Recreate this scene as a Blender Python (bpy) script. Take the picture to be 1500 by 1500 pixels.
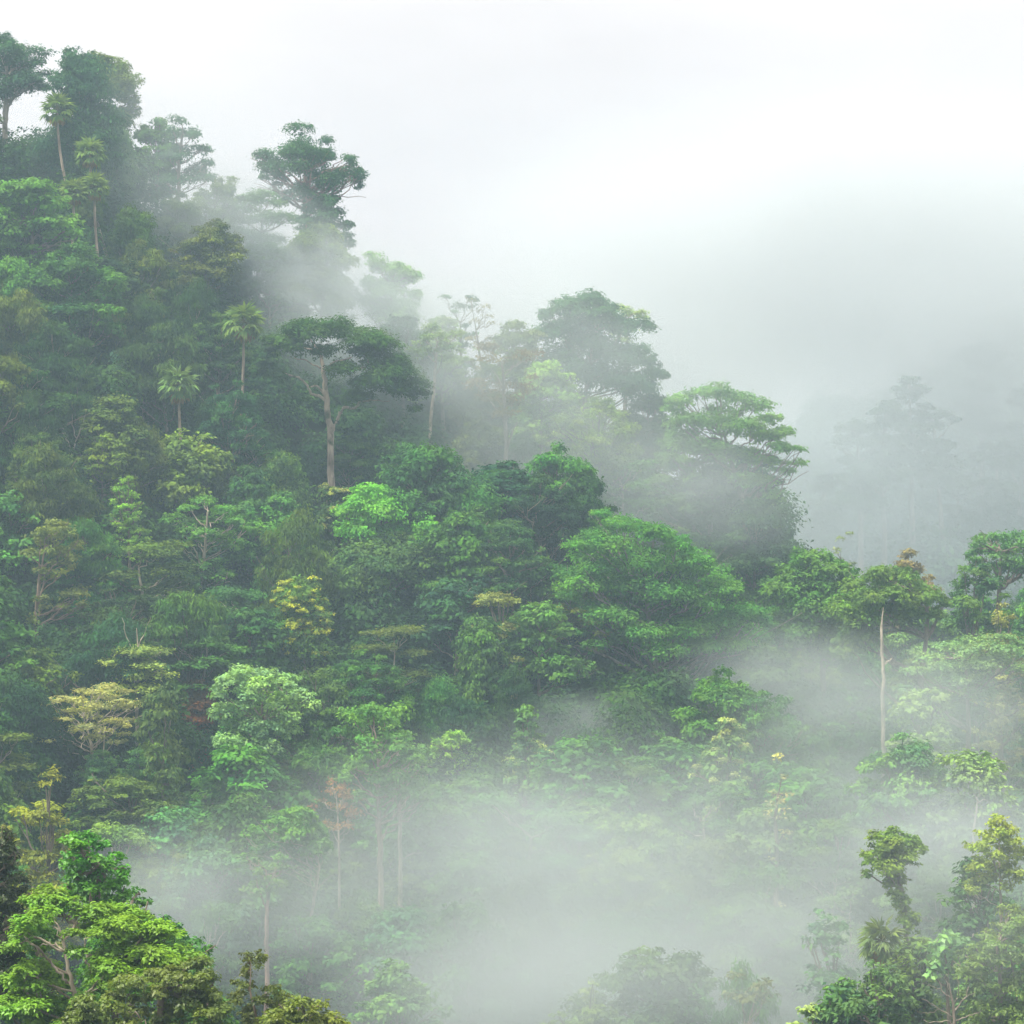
import bpy, math, random
import numpy as np
from mathutils import Vector

for o in list(bpy.data.objects):
    bpy.data.objects.remove(o, do_unlink=True)
SC = bpy.context.scene
COL = SC.collection
PI = math.pi
T = math.tan(math.radians(11.0))          # half field of view, 22 degrees across

# ------------------------------------------------------------------ camera
cd = bpy.data.cameras.new("camera"); cam = bpy.data.objects.new("camera", cd); COL.objects.link(cam)
cd.sensor_width = 36.0; cd.sensor_height = 36.0
cd.lens = 18.0 / T
cd.clip_start = 0.5; cd.clip_end = 6000
cam.location = (0, 0, 0); cam.rotation_euler = (PI / 2, 0, 0)
SC.camera = cam

# ------------------------------------------------------------------ light
SUN_EL, SUN_AZ = math.radians(64), math.radians(-118)     # high, from the left and a little behind the camera
ZEN = 16.8                                              # zenith radiance before the 0.1 strength
W = bpy.data.worlds.new("World"); SC.world = W; W.use_nodes = True
nt = W.node_tree; nt.nodes.clear()
def N(tree, kind, **kw):
    n = tree.nodes.new(kind)
    for k, v in kw.items():
        setattr(n, k, v)
    return n
L = nt.links.new
sky = N(nt, 'ShaderNodeTexSky', sky_type='NISHITA', sun_disc=False)
sky.sun_elevation = SUN_EL; sky.sun_rotation = SUN_AZ; sky.dust_density = 3.0
tc = N(nt, 'ShaderNodeTexCoord'); sp = N(nt, 'ShaderNodeSeparateXYZ'); L(tc.outputs['Generated'], sp.inputs[0])
# overcast dome: brighter towards the zenith, the usual overcast law
mr = N(nt, 'ShaderNodeMapRange'); L(sp.outputs['Z'], mr.inputs['Value'])
mr.inputs['From Min'].default_value = 0.0; mr.inputs['From Max'].default_value = 1.0
mr.inputs['To Min'].default_value = ZEN * 0.36; mr.inputs['To Max'].default_value = ZEN
cl = N(nt, 'ShaderNodeVectorMath', operation='SCALE'); cl.inputs[0].default_value = (1.08, 1.0, 0.98); L(mr.outputs[0], cl.inputs['Scale'])
mx = N(nt, 'ShaderNodeMixRGB'); mx.inputs[0].default_value = 0.97
# soft cloud tone
cn = N(nt, 'ShaderNodeTexNoise'); cm = N(nt, 'ShaderNodeMapping'); cm.inputs['Scale'].default_value = (3.5, 3.5, 11.0); L(tc.outputs['Generated'], cm.inputs[0]); L(cm.outputs[0], cn.inputs['Vector'])
cn.inputs['Scale'].default_value = 1.6; cn.inputs['Detail'].default_value = 4
cr = N(nt, 'ShaderNodeMapRange'); L(cn.outputs['Fac'], cr.inputs['Value']); cr.inputs['From Min'].default_value = 0.3; cr.inputs['From Max'].default_value = 0.7
cr.inputs['To Min'].default_value = 0.90; cr.inputs['To Max'].default_value = 1.06
c2 = N(nt, 'ShaderNodeVectorMath', operation='SCALE'); L(cl.outputs[0], c2.inputs[0]); L(cr.outputs[0], c2.inputs['Scale'])
L(sky.outputs[0], mx.inputs[1]); L(c2.outputs[0], mx.inputs[2])
bg = N(nt, 'ShaderNodeBackground'); bg.inputs['Strength'].default_value = 0.1
L(mx.outputs[0], bg.inputs[0])
out = N(nt, 'ShaderNodeOutputWorld'); L(bg.outputs[0], out.inputs[0])

sd = bpy.data.lights.new("sun", 'SUN'); sd.energy = 5.0; sd.angle = math.radians(12); sd.color = (1.0, 0.93, 0.80)
sun = bpy.data.objects.new("sun", sd); COL.objects.link(sun)
_d = Vector((math.sin(SUN_AZ) * math.cos(SUN_EL), math.cos(SUN_AZ) * math.cos(SUN_EL), math.sin(SUN_EL)))
sun.rotation_euler = _d.to_track_quat('Z', 'Y').to_euler(); sun.location = _d * 300

vs = SC.view_settings
vs.view_transform = 'Standard'; vs.look = 'None'; vs.exposure = 0.42; vs.gamma = 1.0; vs.use_curve_mapping = False
cy = SC.cycles
cy.max_bounces = 3; cy.diffuse_bounces = 1; cy.glossy_bounces = 1; cy.transmission_bounces = 2
cy.volume_bounces = 1; cy.transparent_max_bounces = 8
cy.use_adaptive_sampling = True; cy.adaptive_threshold = 0.02; cy.adaptive_min_samples = 16
cy.use_denoising = True
try:
    cy.denoiser = 'OPENIMAGEDENOISE'; cy.denoising_input_passes = 'RGB_ALBEDO_NORMAL'; cy.denoising_prefilter = 'ACCURATE'
except Exception:
    pass
cy.volume_max_steps = 96
cy.volume_step_rate = 1.0
cy.sample_clamp_indirect = 6.0
SC.render.use_persistent_data = False

# ------------------------------------------------------------------ helpers
def at(px, py, Y):
    return Vector(((px - 750) / 750 * T * Y, Y, (750 - py) / 750 * T * Y))
def mpp(Y):
    return T * Y / 750

def mesh_np(name, verts, faces, mats, tint=None, smooth=False):
    """faces: list of (k, int array n x k)"""
    me = bpy.data.meshes.new(name)
    verts = np.asarray(verts, np.float32)
    faces = [f for f in faces if len(f)]
    nl = sum(f.size for f in faces); nf = sum(len(f) for f in faces)
    me.vertices.add(len(verts)); me.vertices.foreach_set("co", verts.ravel())
    me.loops.add(nl); me.polygons.add(nf)
    me.loops.foreach_set("vertex_index", np.concatenate([f.ravel() for f in faces]).astype(np.int32))
    tot = np.concatenate([np.full(len(f), f.shape[1], np.int32) for f in faces])
    start = np.concatenate([[0], np.cumsum(tot)[:-1]]).astype(np.int32)
    me.polygons.foreach_set("loop_start", start)
    me.polygons.foreach_set("loop_total", tot)
    if smooth:
        me.polygons.foreach_set("use_smooth", np.ones(nf, bool))
    if tint is not None:
        a = me.attributes.new("tint", 'FLOAT', 'POINT'); a.data.foreach_set("value", np.asarray(tint, np.float32))
    me.update(calc_edges=True)
    for m in mats:
        me.materials.append(m)
    return me

def link(name, data, parent=None, color=None):
    o = bpy.data.objects.new(name, data); COL.objects.link(o)
    if parent is not None:
        o.parent = parent
    if color is not None:
        o.color = (*color, 1.0)
    return o

def nrm(v):
    return v / np.maximum(np.linalg.norm(v, axis=-1, keepdims=True), 1e-9)

# ------------------------------------------------------------------ materials
def leaf_material(name, trans=0.4, gloss=0.0):
    m = bpy.data.materials.new(name); m.use_nodes = True; t = m.node_tree; t.nodes.clear(); l = t.links.new
    oi = N(t, 'ShaderNodeObjectInfo'); at_ = N(t, 'ShaderNodeAttribute', attribute_name='tint')
    rp = N(t, 'ShaderNodeValToRGB'); e = rp.color_ramp.elements
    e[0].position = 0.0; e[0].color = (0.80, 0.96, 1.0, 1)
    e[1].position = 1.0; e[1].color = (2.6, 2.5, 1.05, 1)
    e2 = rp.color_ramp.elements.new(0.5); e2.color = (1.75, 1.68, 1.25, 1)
    l(at_.outputs['Fac'], rp.inputs[0])
    mu = N(t, 'ShaderNodeMixRGB', blend_type='MULTIPLY'); mu.inputs[0].default_value = 1
    l(oi.outputs['Color'], mu.inputs[1]); l(rp.outputs[0], mu.inputs[2])
    # drifts of slightly different leaf age through the crown
    g = N(t, 'ShaderNodeTexCoord'); nz = N(t, 'ShaderNodeTexNoise'); nz.inputs['Scale'].default_value = 0.35; nz.inputs['Detail'].default_value = 2
    l(g.outputs['Object'], nz.inputs['Vector'])
    hs = N(t, 'ShaderNodeHueSaturation'); l(mu.outputs[0], hs.inputs['Color'])
    mr = N(t, 'ShaderNodeMapRange'); mr.inputs['From Min'].default_value = 0.3; mr.inputs['From Max'].default_value = 0.7
    mr.inputs['To Min'].default_value = 0.488; mr.inputs['To Max'].default_value = 0.524; l(nz.outputs['Fac'], mr.inputs['Value'])
    l(mr.outputs[0], hs.inputs['Hue'])
    d = N(t, 'ShaderNodeBsdfDiffuse'); tr = N(t, 'ShaderNodeBsdfTranslucent')
    l(hs.outputs[0], d.inputs[0])
    wm = N(t, 'ShaderNodeMixRGB', blend_type='MULTIPLY'); wm.inputs[0].default_value = 1; wm.inputs[2].default_value = (1.25, 1.15, 0.6, 1)
    l(hs.outputs[0], wm.inputs[1]); l(wm.outputs[0], tr.inputs[0])
    ms = N(t, 'ShaderNodeMixShader'); ms.inputs[0].default_value = trans
    l(d.outputs[0], ms.inputs[1]); l(tr.outputs[0], ms.inputs[2])
    last = ms
    if gloss > 0:
        gl = N(t, 'ShaderNodeBsdfGlossy'); gl.inputs['Roughness'].default_value = 0.45
        m2 = N(t, 'ShaderNodeMixShader'); m2.inputs[0].default_value = gloss
        l(ms.outputs[0], m2.inputs[1]); l(gl.outputs[0], m2.inputs[2]); last = m2
    o = N(t, 'ShaderNodeOutputMaterial'); l(last.outputs[0], o.inputs[0])
    return m

def bark_material(name):
    m = bpy.data.materials.new(name); m.use_nodes = True; t = m.node_tree; t.nodes.clear(); l = t.links.new
    oi = N(t, 'ShaderNodeObjectInfo'); g = N(t, 'ShaderNodeTexCoord')
    mp = N(t, 'ShaderNodeMapping'); mp.inputs['Scale'].default_value = (1.6, 1.6, 0.35); l(g.outputs['Object'], mp.inputs[0])
    nz = N(t, 'ShaderNodeTexNoise'); nz.inputs['Scale'].default_value = 1.5; nz.inputs['Detail'].default_value = 5; l(mp.outputs[0], nz.inputs['Vector'])
    rp = N(t, 'ShaderNodeValToRGB'); e = rp.color_ramp.elements
    e[0].position = 0.3; e[0].color = (0.45, 0.42, 0.38, 1); e[1].position = 0.7; e[1].color = (1.3, 1.25, 1.2, 1)
    l(nz.outputs['Fac'], rp.inputs[0])
    mu = N(t, 'ShaderNodeMixRGB', blend_type='MULTIPLY'); mu.inputs[0].default_value = 1
    l(oi.outputs['Color'], mu.inputs[1]); l(rp.outputs[0], mu.inputs[2])
    n2 = N(t, 'ShaderNodeTexNoise'); n2.inputs['Scale'].default_value = 0.45; n2.inputs['Detail'].default_value = 4; l(g.outputs['Object'], n2.inputs['Vector'])
    mr = N(t, 'ShaderNodeMapRange'); mr.inputs['From Min'].default_value = 0.56; mr.inputs['From Max'].default_value = 0.68; l(n2.outputs['Fac'], mr.inputs['Value'])
    mm = N(t, 'ShaderNodeMixRGB'); mm.inputs[2].default_value = (.07, .09, .045, 1); l(mr.outputs[0], mm.inputs[0]); l(mu.outputs[0], mm.inputs[1])
    d = N(t, 'ShaderNodeBsdfDiffuse'); d.inputs['Roughness'].default_value = 0.8; l(mm.outputs[0], d.inputs[0])
    bp = N(t, 'ShaderNodeBump'); bp.inputs['Strength'].default_value = 0.5; bp.inputs['Distance'].default_value = 0.1
    l(nz.outputs['Fac'], bp.inputs['Height']); l(bp.outputs[0], d.inputs['Normal'])
    o = N(t, 'ShaderNodeOutputMaterial'); l(d.outputs[0], o.inputs[0])
    return m

def soil_material():
    m = bpy.data.materials.new("forest_soil"); m.use_nodes = True; t = m.node_tree; t.nodes.clear(); l = t.links.new
    g = N(t, 'ShaderNodeTexCoord'); nz = N(t, 'ShaderNodeTexNoise'); nz.inputs['Scale'].default_value = 0.2; nz.inputs['Detail'].default_value = 6
    l(g.outputs['Object'], nz.inputs['Vector'])
    rp = N(t, 'ShaderNodeValToRGB'); e = rp.color_ramp.elements
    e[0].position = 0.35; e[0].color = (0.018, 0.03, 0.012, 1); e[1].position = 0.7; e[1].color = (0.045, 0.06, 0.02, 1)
    l(nz.outputs['Fac'], rp.inputs[0])
    d = N(t, 'ShaderNodeBsdfDiffuse'); l(rp.outputs[0], d.inputs[0])
    o = N(t, 'ShaderNodeOutputMaterial'); l(d.outputs[0], o.inputs[0])
    return m

M_LEAF = leaf_material("forest_leaf", 0.27)
M_NEAR = leaf_material("near_leaf", 0.32, 0.03)
M_BARK = bark_material("bark")
M_SOIL = soil_material()
FOG_COL = (0.70, 0.78, 0.79)  # greyer than white mist: the valley's shade is put into this colour

def haze_material(density):
    m = bpy.data.materials.new("haze_air"); m.use_nodes = True; t = m.node_tree; t.nodes.clear()
    v = N(t, 'ShaderNodeVolumePrincipled'); v.inputs['Color'].default_value = (0.53, 0.735, 0.89, 1)
    v.inputs['Density'].default_value = density; v.inputs['Anisotropy'].default_value = 0.15
    o = N(t, 'ShaderNodeOutputMaterial'); t.links.new(v.outputs[0], o.inputs['Volume'])
    return m

def mist_material(name, density, size, grain, lo=0.36, hi=0.68, floor=0.12, seed=0.0, edge=1.0, col=None):
    """a drifting bank: thins out towards its rim and is torn by noise; size = half sizes in metres, grain = metres per swirl"""
    m = bpy.data.materials.new(name); m.use_nodes = True; t = m.node_tree; t.nodes.clear(); l = t.links.new
    g = N(t, 'ShaderNodeTexCoord')
    mp = N(t, 'ShaderNodeMapping'); mp.inputs['Scale'].default_value = tuple(s / grain * k for s, k in zip(size, (0.75, 0.9, 1.3)))
    mp.inputs['Location'].default_value = (seed * 7.3, seed * 3.1, seed * 5.7)
    l(g.outputs['Object'], mp.inputs[0])
    nz = N(t, 'ShaderNodeTexNoise'); nz.inputs['Scale'].default_value = 1.0; nz.inputs['Detail'].default_value = 4.0; nz.inputs['Roughness'].default_value = 0.55; nz.inputs['Distortion'].default_value = 0.7
    l(mp.outputs[0], nz.inputs['Vector'])
    mr = N(t, 'ShaderNodeMapRange', interpolation_type='SMOOTHSTEP'); l(nz.outputs['Fac'], mr.inputs['Value'])
    mr.inputs['From Min'].default_value = lo; mr.inputs['From Max'].default_value = hi
    mr.inputs['To Min'].default_value = floor; mr.inputs['To Max'].default_value = 1.0
    ln = N(t, 'ShaderNodeVectorMath', operation='LENGTH'); l(g.outputs['Object'], ln.inputs[0])
    r = N(t, 'ShaderNodeMapRange', interpolation_type='SMOOTHSTEP'); l(ln.outputs['Value'], r.inputs['Value'])
    r.inputs['From Min'].default_value = 0.98; r.inputs['From Max'].default_value = 1.0 - edge
    r.inputs['To Min'].default_value = 0.0; r.inputs['To Max'].default_value = 1.0
    p = N(t, 'ShaderNodeMath', operation='MULTIPLY'); l(mr.outputs[0], p.inputs[0]); l(r.outputs[0], p.inputs[1])
    q = N(t, 'ShaderNodeMath', operation='MULTIPLY'); l(p.outputs[0], q.inputs[0]); q.inputs[1].default_value = density
    v = N(t, 'ShaderNodeVolumePrincipled'); v.inputs['Color'].default_value = (*(col or FOG_COL), 1)  # col: paler for high banks, brightness in place of missing scattered light
    v.inputs['Anisotropy'].default_value = 0.2
    l(q.outputs[0], v.inputs['Density'])
    o = N(t, 'ShaderNodeOutputMaterial'); l(v.outputs[0], o.inputs['Volume'])
    return m

# ------------------------------------------------------------------ terrain
CAN = 16.0                                            # usual canopy height above the soil
S400 = T * 400 / 750
_rx = (np.array([-900, -300, 0, 150, 200, 300, 430, 540, 650, 840, 960, 1100, 1170, 1230, 1320, 1420, 1500, 1800, 2500]) - 750) * S400
_rp = np.array([-250, -60, 75, 130, 215, 290, 385, 420, 465, 490, 575, 640, 740, 850, 850, 830, 815, 760, 700])
_rz = (750 - _rp) * S400
def sstep(a, b, v):
    u = np.clip((v - a) / (b - a), 0, 1); return u * u * (3 - 2 * u)
def bump(x, y, cx, cy, rx, ry):
    return np.exp(-(((x - cx) / rx) ** 2 + ((y - cy) / ry) ** 2))
def ground(x, y):
    x = np.asarray(x, float); y = np.asarray(y, float)
    zr = np.interp(x * 400 / np.clip(y, 330, 420), _rx, _rz)     # canopy along the crest, 400 m away
    zb = -46.0 + 0.0 * x                                # canopy at the foot, 230 m away
    u = np.clip((y - 228) / (398 - 228), 0, 1)
    main = zb + (zr - zb) * (0.92 * u + 0.08 * u * u)
    back = np.clip((y - 402) / 90, 0, 1)
    main = main + (-52 - main) * back * back * (3 - 2 * back)
    far = np.interp(x, [-400, -60, 20, 60, 110, 150, 400], [-40, -34, -12, 14, 44, 62, 170])
    fu = np.clip((y - 520) / (660 - 520), 0, 1)
    farz = -52 + (far + 52) * fu
    farz = farz - 60 * np.clip((y - 670) / 300, 0, 1)
    farz = farz + 27 * bump(x, y, 84, 556, 24, 26)
    z = np.where(y < 500, main, np.maximum(farz, -52))
    n = 2.5 * np.sin(x * 0.061 + y * 0.043) + 1.8 * np.sin(x * 0.13 - y * 0.09 + 1.3) + 1.2 * np.sin(y * 0.21 + x * 0.05)
    z = z - CAN + n * sstep(60, 140, y)
    # the foot of the slope towards the camera: valley floor, near knolls, then up to the viewpoint
    zv = -60 + n
    zv = zv + 27 * bump(x, y, -24, 106, 17, 30) + 21 * bump(x, y, 42, 182, 26, 45)
    near = -1.8 - 62 * sstep(0, 95, y) ** 0.75
    zv = np.where(y < 95, np.maximum(near, zv * sstep(20, 95, y) + near * (1 - sstep(20, 95, y))), zv)
    k = sstep(205, 262, y)
    return zv * (1 - k) + z * k

def make_ground():
    xs = np.concatenate([np.linspace(-1500, -180, 18)[:-1], np.linspace(-180, 220, 135), np.linspace(220, 1500, 18)[1:]])
    ys = np.concatenate([np.linspace(-300, 0, 10)[:-1], np.linspace(0, 760, 230), np.linspace(760, 2500, 20)[1:]])
    X, Yg = np.meshgrid(xs, ys)
    Z = np.where(Yg < 0, -1.8, ground(X, np.maximum(Yg, 0)))
    v = np.stack([X.ravel(), Yg.ravel(), Z.ravel()], 1)
    nx, ny = len(xs), len(ys)
    i = np.arange(ny - 1)[:, None] * nx + np.arange(nx - 1)[None, :]
    f = np.stack([i, i + 1, i + nx + 1, i + nx], -1).reshape(-1, 4)
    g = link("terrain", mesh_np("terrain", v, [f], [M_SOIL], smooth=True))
    g['kind'] = 'structure'; g['label'] = 'steep dark forest floor under the trees, falling into a misty valley'; g['category'] = 'hillside'
make_ground()

# ------------------------------------------------------------------ leaves and wood
def leaf_quads(pos, nor, lng, length, width):
    """one pointed leaf (or leafy spray) per row: pos, unit normal, unit long axis, sizes"""
    side = nrm(np.cross(nor, lng))
    L2 = length[:, None]; W2 = width[:, None] * 0.5
    a = pos
    b = pos + lng * L2 * 0.45 + side * W2 + nor * L2 * 0.06
    c = pos + lng * L2 - nor * L2 * 0.10
    d = pos + lng * L2 * 0.45 - side * W2 + nor * L2 * 0.06
    v = np.stack([a, b, c, d], 1).reshape(-1, 3)
    f = np.arange(len(v)).reshape(-1, 4)
    return v, f

def crown_leaves(rg, lobes, leaf=0.7, aspect=0.5, lai=1.7, droop=0.25, jitter=0.6, under=0.2, spray=0.2, tips=0.0, up=0.55):
    """lobes: rows cx cy cz rx ry rz tint.  Leaves sit in sprays over each lobe's shell."""
    P, NO, LG, TI = [], [], [], []
    leaf = leaf * LEAF_SCALE; lai = lai * 1.15
    for cx, cy, cz, rx, ry, rz, ti in lobes:
        area = 2.0 * PI * ((rx * ry) ** 0.5) * ((rx + ry) / 2 + rz) * 0.62
        n = max(12, int(lai * area / (leaf * leaf * aspect * 0.5)))
        k = max(6, int(n / 15))
        dv = nrm(rg.normal(size=(k, 3)))
        flip = (dv[:, 2] < -0.15) & (rg.random(k) > under)
        dv[flip, 2] *= -1
        rad = 0.74 + 0.36 * rg.random(k)[:, None] ** 1.5
        bumpy = 1 + 0.16 * np.sin(dv @ rg.normal(size=3) * 5 + rg.random() * 6)[:, None]
        sc = np.array([rx, ry, rz])
        cpos = np.array([cx, cy, cz]) + dv * sc * rad * bumpy
        cn = nrm(dv / sc)
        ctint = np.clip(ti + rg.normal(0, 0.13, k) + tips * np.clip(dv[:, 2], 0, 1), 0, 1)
        idx = rg.integers(0, k, n)
        s = spray * (rx + ry) / 2
        s = min(max(s, leaf * 0.55), leaf * 1.5)
        off = rg.normal(0, 1, (n, 3)) * s * np.array([1, 1, 0.55])
        P.append(cpos[idx] + off)
        no = nrm(cn[idx] * 0.55 + np.array([0, 0, up]) + rg.normal(0, jitter * 0.6, (n, 3)))
        lg = rg.normal(0, 0.6, (n, 3)) + nrm(off) * 0.5 + cn[idx] * 0.5 + np.array([0, 0, -droop * 2])
        lg = nrm(lg - no * np.sum(lg * no, 1, keepdims=True))
        NO.append(no); LG.append(lg)
        TI.append(np.clip(ctint[idx] + rg.normal(0, 0.10, n), 0, 1))
    P = np.concatenate(P); NO = np.concatenate(NO); LG = np.concatenate(LG); TI = np.concatenate(TI)
    n = len(P)
    ln = leaf * (0.7 + 0.6 * rg.random(n)); wd = ln * aspect * (0.8 + 0.4 * rg.random(n))
    v, f = leaf_quads(P - LG * ln[:, None] * 0.5, NO, LG, ln, wd)
    return v, f, np.repeat(TI, 4)

LEAF_SCALE = 0.72
class Wood:
    def __init__(s): s.v, s.f, s.n = [], [], 0
    def tube(s, pts, r, seg=6):
        pts = np.asarray(pts, float); r = np.asarray(r, float)
        k = len(pts)
        tg = np.gradient(pts, axis=0); tg = nrm(tg)
        ref = np.where(np.abs(tg[:, 2:3]) > 0.9, np.array([[1.0, 0, 0]]), np.array([[0, 0, 1.0]]))
        a = nrm(np.cross(tg, ref)); b = np.cross(tg, a)
        th = np.arange(seg) * 2 * PI / seg
        ring = pts[:, None, :] + r[:, None, None] * (np.cos(th)[None, :, None] * a[:, None, :] + np.sin(th)[None, :, None] * b[:, None, :])
        i = (np.arange(k - 1)[:, None] * seg + np.arange(seg)[None, :])
        j = (np.arange(k - 1)[:, None] * seg + (np.arange(seg)[None, :] + 1) % seg)
        f = np.stack([i, j, j + seg, i + seg], -1).reshape(-1, 4) + s.n
        s.v.append(ring.reshape(-1, 3)); s.f.append(f); s.n += k * seg
    def mesh(s, name):
        return mesh_np(name, np.concatenate(s.v), [np.concatenate(s.f)], [M_BARK], smooth=True)

def bez(a, b, c, k):
    t = np.linspace(0, 1, k)[:, None]
    return (1 - t) ** 2 * a + 2 * t * (1 - t) * b + t * t * c

def wobble(rg, p, amp):
    n = rg.normal(0, amp, p.shape); n[0] = 0
    return p + n

def trunk_path(rg, H, top, lean=0.03, k=9):
    z = np.linspace(0, top, k)
    q = rg.normal(0, lean, 2) * H
    w = rg.normal(0, 0.012 * H, (k, 2)).cumsum(0) * 0.5
    t = z / top
    return np.stack([q[0] * t * t + w[:, 0] * t, q[1] * t * t + w[:, 1] * t, z], 1)

def limb_to(w, rg, tp, tr, c, r0, fork=True):
    """a limb from the trunk path to the lobe at c, rising first and then reaching out"""
    c = np.asarray(c, float)
    hd = np.hypot(c[0] - tp[-1][0], c[1] - tp[-1][1])
    zs = max(tp[:, 2].max() * 0.35, min(c[2] - hd * (0.5 + 0.3 * rg.random()), tp[:, 2].max()))
    i = int(np.argmin(np.abs(tp[:, 2] - zs))); a = tp[i]
    b = a * 0.45 + c * 0.55; b[2] = a[2] + (c[2] - a[2]) * 0.35
    p = wobble(rg, bez(a, b, c, 8), 0.05 * hd ** 0.7)
    r = np.linspace(min(r0, tr[i] * 0.8), 0.05, 8)
    w.tube(p, r, 5)
    if fork:
        for _ in range(2):
            j = rg.integers(3, 7); d = (p[-1] - p[j]) * (0.6 + 0.4 * rg.random()) + rg.normal(0, 0.25, 3) * hd * 0.6
            w.tube(wobble(rg, np.linspace(p[j], p[j] + d, 5), 0.08), np.linspace(r[j] * 0.7, 0.03, 5), 4)

# ---------- crown shapes: every one returns lobes (rows cx cy cz rx ry rz tint) for crown width Wd, crown height Hc, total height H
def lobes_dome(rg, Wd, Hc, H, n=38, flat=0.72, rmul=1.0, low=-0.45):
    out = []
    zc = H - Hc * 0.55
    f1, f2, f3 = rg.random(3) * 6.28
    for i in range(n + n // 4):
        stray = i >= n
        u = (i + 0.5) / n if not stray else rg.random() * 0.7
        cz = low + (1 - low) * (1 - u) ** 0.9
        cz = np.clip(cz + rg.normal(0, 0.07), low, 0.98)
        a = i * 2.39996 + rg.normal(0, 0.3)
        h = math.sqrt(max(0.0, 1 - cz * cz))
        k = (0.66 + 0.42 * rg.random()) * (1 + 0.20 * math.sin(a + f1) + 0.12 * math.sin(2 * a + f2))
        r = Wd * (0.085 + 0.11 * rg.random()) * rmul
        if stray: r *= 0.5; k *= 1.22
        x, y = math.cos(a) * h * (Wd / 2 - r * 0.7) * k * 1.12, math.sin(a) * h * (Wd / 2 - r * 0.7) * k * 1.12
        z = zc + cz * (Hc * 0.52 - r * flat * 0.4) * (0.82 + 0.26 * rg.random() + (0.1 if stray else 0)) + 0.10 * Hc * math.sin(a + f3) * h
        out.append((x, y, z, r * (0.85 + 0.4 * rg.random()), r * (0.85 + 0.4 * rg.random()), r * flat * (0.8 + 0.4 * rg.random()), np.clip(0.5 + 0.24 * rg.normal(), 0.08, 0.92)))
    out.append((0, 0, zc, Wd * 0.22, Wd * 0.22, Hc * 0.24, 0.35))
    return out
def lobes_airy(rg, Wd, Hc, H, n=20, flat=0.5):
    out = []
    for i in range(n):
        t = rg.random(); z = H - Hc * (0.06 + 0.9 * t)
        rr = Wd * 0.5 * (0.25 + 0.75 * math.sin(PI * min(1, 0.25 + 0.62 * t))) * math.sqrt(rg.random() * 0.75 + 0.25)
        a = i * 2.39996 + rg.normal(0, 0.4)
        r = Wd * (0.085 + 0.06 * rg.random())
        out.append((math.cos(a) * rr * 0.88, math.sin(a) * rr * 0.88, z, r * 1.15, r * 1.15, r * flat * 1.1, np.clip(0.5 + 0.2 * rg.normal(), 0.1, 0.9)))
    return out
def lobes_tiers(rg, Wd, Hc, H, n=26, tiers=4):
    out = []
    for i in range(n):
        k = i % tiers; t = k / max(1, tiers - 1)
        z = H - 0.04 * Hc - t * Hc * 0.85 + rg.normal(0, Hc * 0.03)
        rr = Wd * 0.5 * (0.45 + 0.55 * math.sqrt(0.2 + 0.8 * t)) * math.sqrt(rg.random())
        a = rg.random() * 2 * PI
        r = Wd * (0.10 + 0.06 * rg.random())
        out.append((math.cos(a) * rr * 0.88, math.sin(a) * rr * 0.88, z - 0.10 * rr, r * 1.3, r * 1.3, r * 0.27, np.clip(0.5 + 0.18 * rg.normal(), 0.1, 0.9)))
    return out
def lobes_cone(rg, Wd, Hc, H, n=30):
    out = []
    for i in range(n):
        t = (i + 0.5) / n
        rr = Wd * 0.5 * (t ** 0.75) * (1 if t < 0.8 else 1 - (t - 0.8) * 1.8)
        r = Wd * (0.10 + 0.07 * t) * (0.85 + 0.3 * rg.random())
        a = i * 2.39996
        k = 0.75 * (0.8 + 0.3 * rg.random())
        out.append((math.cos(a) * rr * k, math.sin(a) * rr * k, H - r * 0.5 - t * (Hc - r), r, r, r * 0.8, np.clip(0.5 + 0.2 * rg.normal(), 0.1, 0.9)))
    out.append((0, 0, H - Hc * 0.6, Wd * 0.2, Wd * 0.2, Hc * 0.3, 0.4))
    return out
def lobes_column(rg, Wd, Hc, H, n=26):
    out = []
    for i in range(n):
        t = (i + 0.5) / n
        w = Wd * 0.5 * (0.55 + 0.45 * math.sin(PI * min(0.95, t * 0.8 + 0.12)))
        r = Wd * (0.17 + 0.09 * rg.random())
        a = i * 2.39996 + rg.normal(0, 0.3); k = math.sqrt(rg.random()) * 0.95
        out.append((math.cos(a) * max(0, w - r * 0.6) * k, math.sin(a) * max(0, w - r * 0.6) * k, H - r * 0.9 - t * (Hc - r * 1.5), r, r, r * (1.0 + 0.5 * rg.random()), np.clip(0.45 + 0.22 * rg.normal(), 0.05, 0.9)))
    return out

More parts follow.
